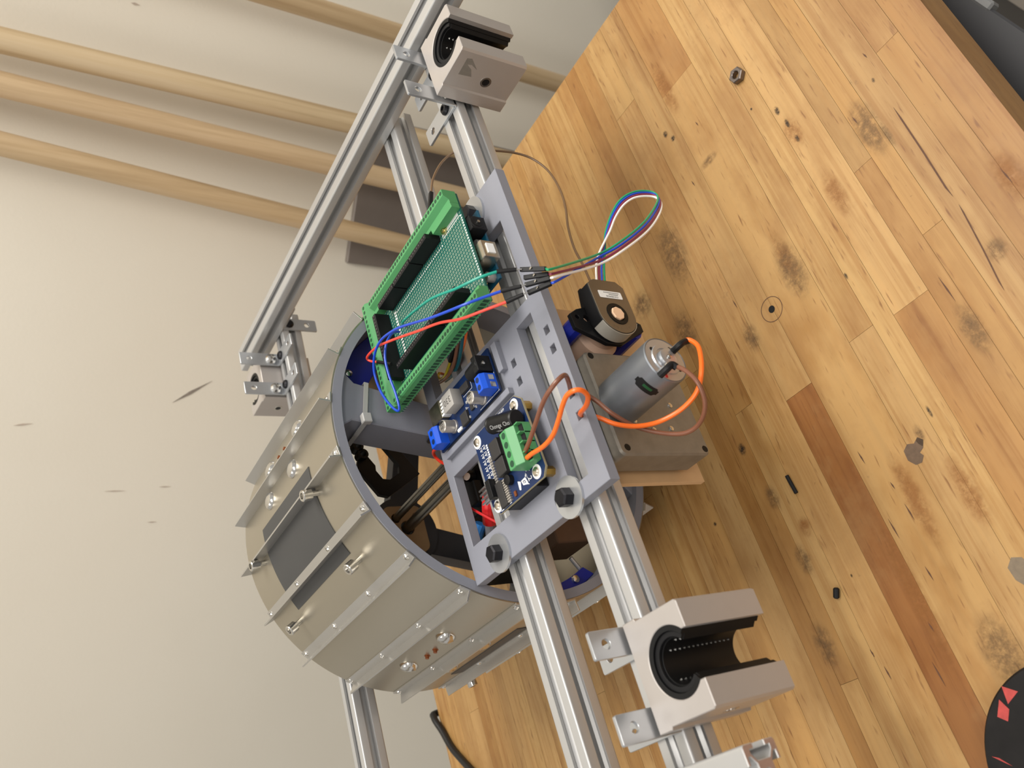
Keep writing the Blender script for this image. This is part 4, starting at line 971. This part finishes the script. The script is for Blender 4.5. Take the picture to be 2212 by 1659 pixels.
# loose connectors under the plate, inside the drum mouth
t = thing('zip_tie', 'translucent white zip tie around the grey drum spoke', 'zip tie', (287, 142, 40))
sa = math.radians(76); sd = Vector((math.cos(sa), 0, math.sin(sa))); sp2 = Vector((-sd.z, 0, sd.x)); c0 = Vector((WX, 0, WZ)) + sd * 101
q = [c0 + sp2 * a + Vector((0, b, 0)) for a, b in ((-16.4, 127), (16.4, 127), (16.4, 157.2), (-16.4, 157.2), (-16.4, 127))]
zb = MB()
for a, b in zip(q[:-1], q[1:]):
    d = (b - a).normalized(); o3 = d.cross(sd) * 0.5
    vs = [P + sd * i * 1.5 + o3 * j for P in (a, b) for i, j in ((-1, -1), (1, -1), (1, 1), (-1, 1))]
    zb.add(vs, [(0, 3, 2, 1), (4, 5, 6, 7), (0, 1, 5, 4), (1, 2, 6, 5), (2, 3, 7, 6), (3, 0, 4, 7)])
part('strap', zb, NYLON, t)
hc = c0 + sp2 * 14 + Vector((0, 124.6, 0))
part('head', MB().box(hc.x - 3.4, hc.x + 3.4, hc.y - 2.4, hc.y + 2.4, hc.z - 3.2, hc.z + 3.2), NYLON, t, bevel=0.5)
CRB = mat('blue_crimp_nylon', (60, 130, 205), 0.35)
single('crimp_connector', MB().tube([(269, 138, 2), (262, 134, -6), (254, 131, -14)], 4.0, 12), CRB, 'bright blue crimp connector beside the grey spoke', 'connector')
single('crimp_connector', MB().tube([(282, 140, 4), (277, 139, 2), (270, 138, 1)], 3.6, 12), BLACKPL, 'black crimp sleeve joined to the bright blue connector', 'connector')
wire('power_wire', [(300, 150, 10), (288, 146, 6), (276, 143, 4), (266, 142, 0)], 0.9, WRD, 'thin red wire behind the bright blue connector')
single('relay_module', MB().box(201, 232, 119, 147, -36, -18).box(204, 220, 121, 132, -18, -11).cyl((226, 128, -18), (226, 128, -9), 4, 16), BLACKPL, 'black relay module seen through the plate window', 'relay', bevel=0.8)
single('crimp_connector', MB().tube([(201, 107, -11), (195, 113, -12), (188, 121, -15)], 5.0, 14), CRED, 'fat red crimp connector seen through the plate window', 'connector')
single('crimp_connector', MB().tube([(186, 152, -20), (191, 146, -20), (196, 140, -21)], 4.2, 12), CRB, 'blue crimp connector at the lower corner of the plate window', 'connector')
wire('power_wire', [(214, 138, -6), (206, 129, -4), (197, 119, -3.5), (188, 110, -5), (180, 104, -9)], 0.9, CRED, 'thin red wire crossing the plate window')
single('crimp_connector', MB().tube([(204, 126, -23), (197, 131, -24), (186, 138, -26)], 4.6, 12), mat('grey_crimp', (110, 110, 116), 0.4), 'grey crimp sleeve under the plate window', 'connector')
single('wire_end', MB().tube([(233, 132, -5), (227, 126, -5), (221, 119, -6)], 2.6, 12), WW, 'white cable end under the plate window rim', 'wire')

# ================================================================== things lying on the bench
nx, ny = 429.2, -96.6
nut = MB().prof([circ(nx, ny, 6.0, 6, 15, 375), circ(nx, ny, 2.7, 18)], 4.6, XY(-RZ), 0.5)
single('hex_nut', nut, mat('dull_nut_steel', (120, 112, 108), 0.35, 0.9, 0.1, 300), 'small steel hex nut lying on the bench', 'nut', smooth=20)
single('black_pin', MB().cyl((162.6, 13.2, -RZ + 1.3), (149.4, 12.3, -RZ + 1.3), 1.3, 12), BLACKPL, 'thin black rod offcut lying on the bench', 'rod')
single('black_plug', MB().lathe((85.4, 15.6, -RZ + 1.9), (-0.86, 0.5, 0), [(1.2, 0), (1.9, 0.7), (1.9, 6), (1.2, 6.7)], 12), BLACKPL, 'stubby black plug lying on the bench', 'plug')
dk = thing('round_base', 'round black disc with chipped red paint at the photo corner', 'disc', (-44.7, -82.2, -RZ))
DISC = mat('scuffed_black_paint', (22, 20, 20), 0.6, 0, 0.5, 60, spec=0.25)
part('disc_body', MB().lathe((-44.7, -82.2, -RZ), (0, 0, 1), [(53.0, 0), (54.1, 2), (54.1, 15.6), (53.0, 16.9), (40, 17.0)], 96), DISC, dk)
PAINT = mat('red_paint_chip', (168, 62, 58), 0.7, 0, 0.2, 300)
for pts in ([(-0.6, -66), (4.0, -59.5), (-4.6, -58)], [(-7.0, -57.2), (-1.4, -54.8), (-8.6, -49.4), (-12, -53.5)], [(-25.0, -36.2), (-28.6, -40.4), (-31.5, -44.0), (-26.5, -39.4)]):
    part('paint_chip', MB().prof([pts], 0.4, XY(-RZ + 16.75)), PAINT, dk)
single('power_cable', MB().tube([(160, 556, -330), (158, 556, -240), (155.5, 553, -186), (150, 548, -177.5), (133.5, 538.8, -178.4), (114.2, 527.6, -178.4), (96.5, 511.1, -178.4), (60, 474, -178.4), (0, 420, -178.4)], 3.6, 14), WK, 'thick black cable coming over the far edge of the bench', 'cable')
# plug hole drilled in the bench top
part('plug_ring', MB().ring((266.4, -33.1, -RZ), (0, 0, 1), 8.5, 9.0, 0.08, 40), CRACK, tb)
kh = part('drilled_hole', MB().lathe((266.4, -33.1, -RZ - 2), (0, 0, 1), [(2.6, 0), (2.6, 2.05)], 18), BLACKRUB, tb)

# things past the front edge of the bench
cab = thing('tool_cabinet', 'charcoal metal cabinet peeking out under the front edge of the bench', 'cabinet', (430, -165, FZ))
ca_, sa_ = math.cos(math.radians(11)), math.sin(math.radians(11))
def rot(x, y): return (420 + (x - 420) * ca_ - (y + 215) * sa_, -215 + (x - 420) * sa_ + (y + 215) * ca_)
def rbox(x0, x1, y0, y1, z0, z1):
    c = [rot(x0, y0), rot(x1, y0), rot(x1, y1), rot(x0, y1)]
    return MB().add([(a, b, z) for z in (z0, z1) for a, b in c], [(0, 3, 2, 1), (4, 5, 6, 7), (0, 1, 5, 4), (1, 2, 6, 5), (2, 3, 7, 6), (3, 0, 4, 7)])
part('cabinet_body', rbox(100, 1000, -212, -116, FZ, -316), mat('black_paint', (20, 20, 21), 0.6), cab, bevel=2)
part('cabinet_top', rbox(96, 1004, -215, -112, -316, -306), mat('grey_laminate', (50, 50, 53), 0.6), cab, bevel=1.5)
part('corner_cap', rbox(404, 470, -219, -212, -314, -304.5), mat('light_grey_cap', (112, 112, 112), 0.5), cab, bevel=1.5)
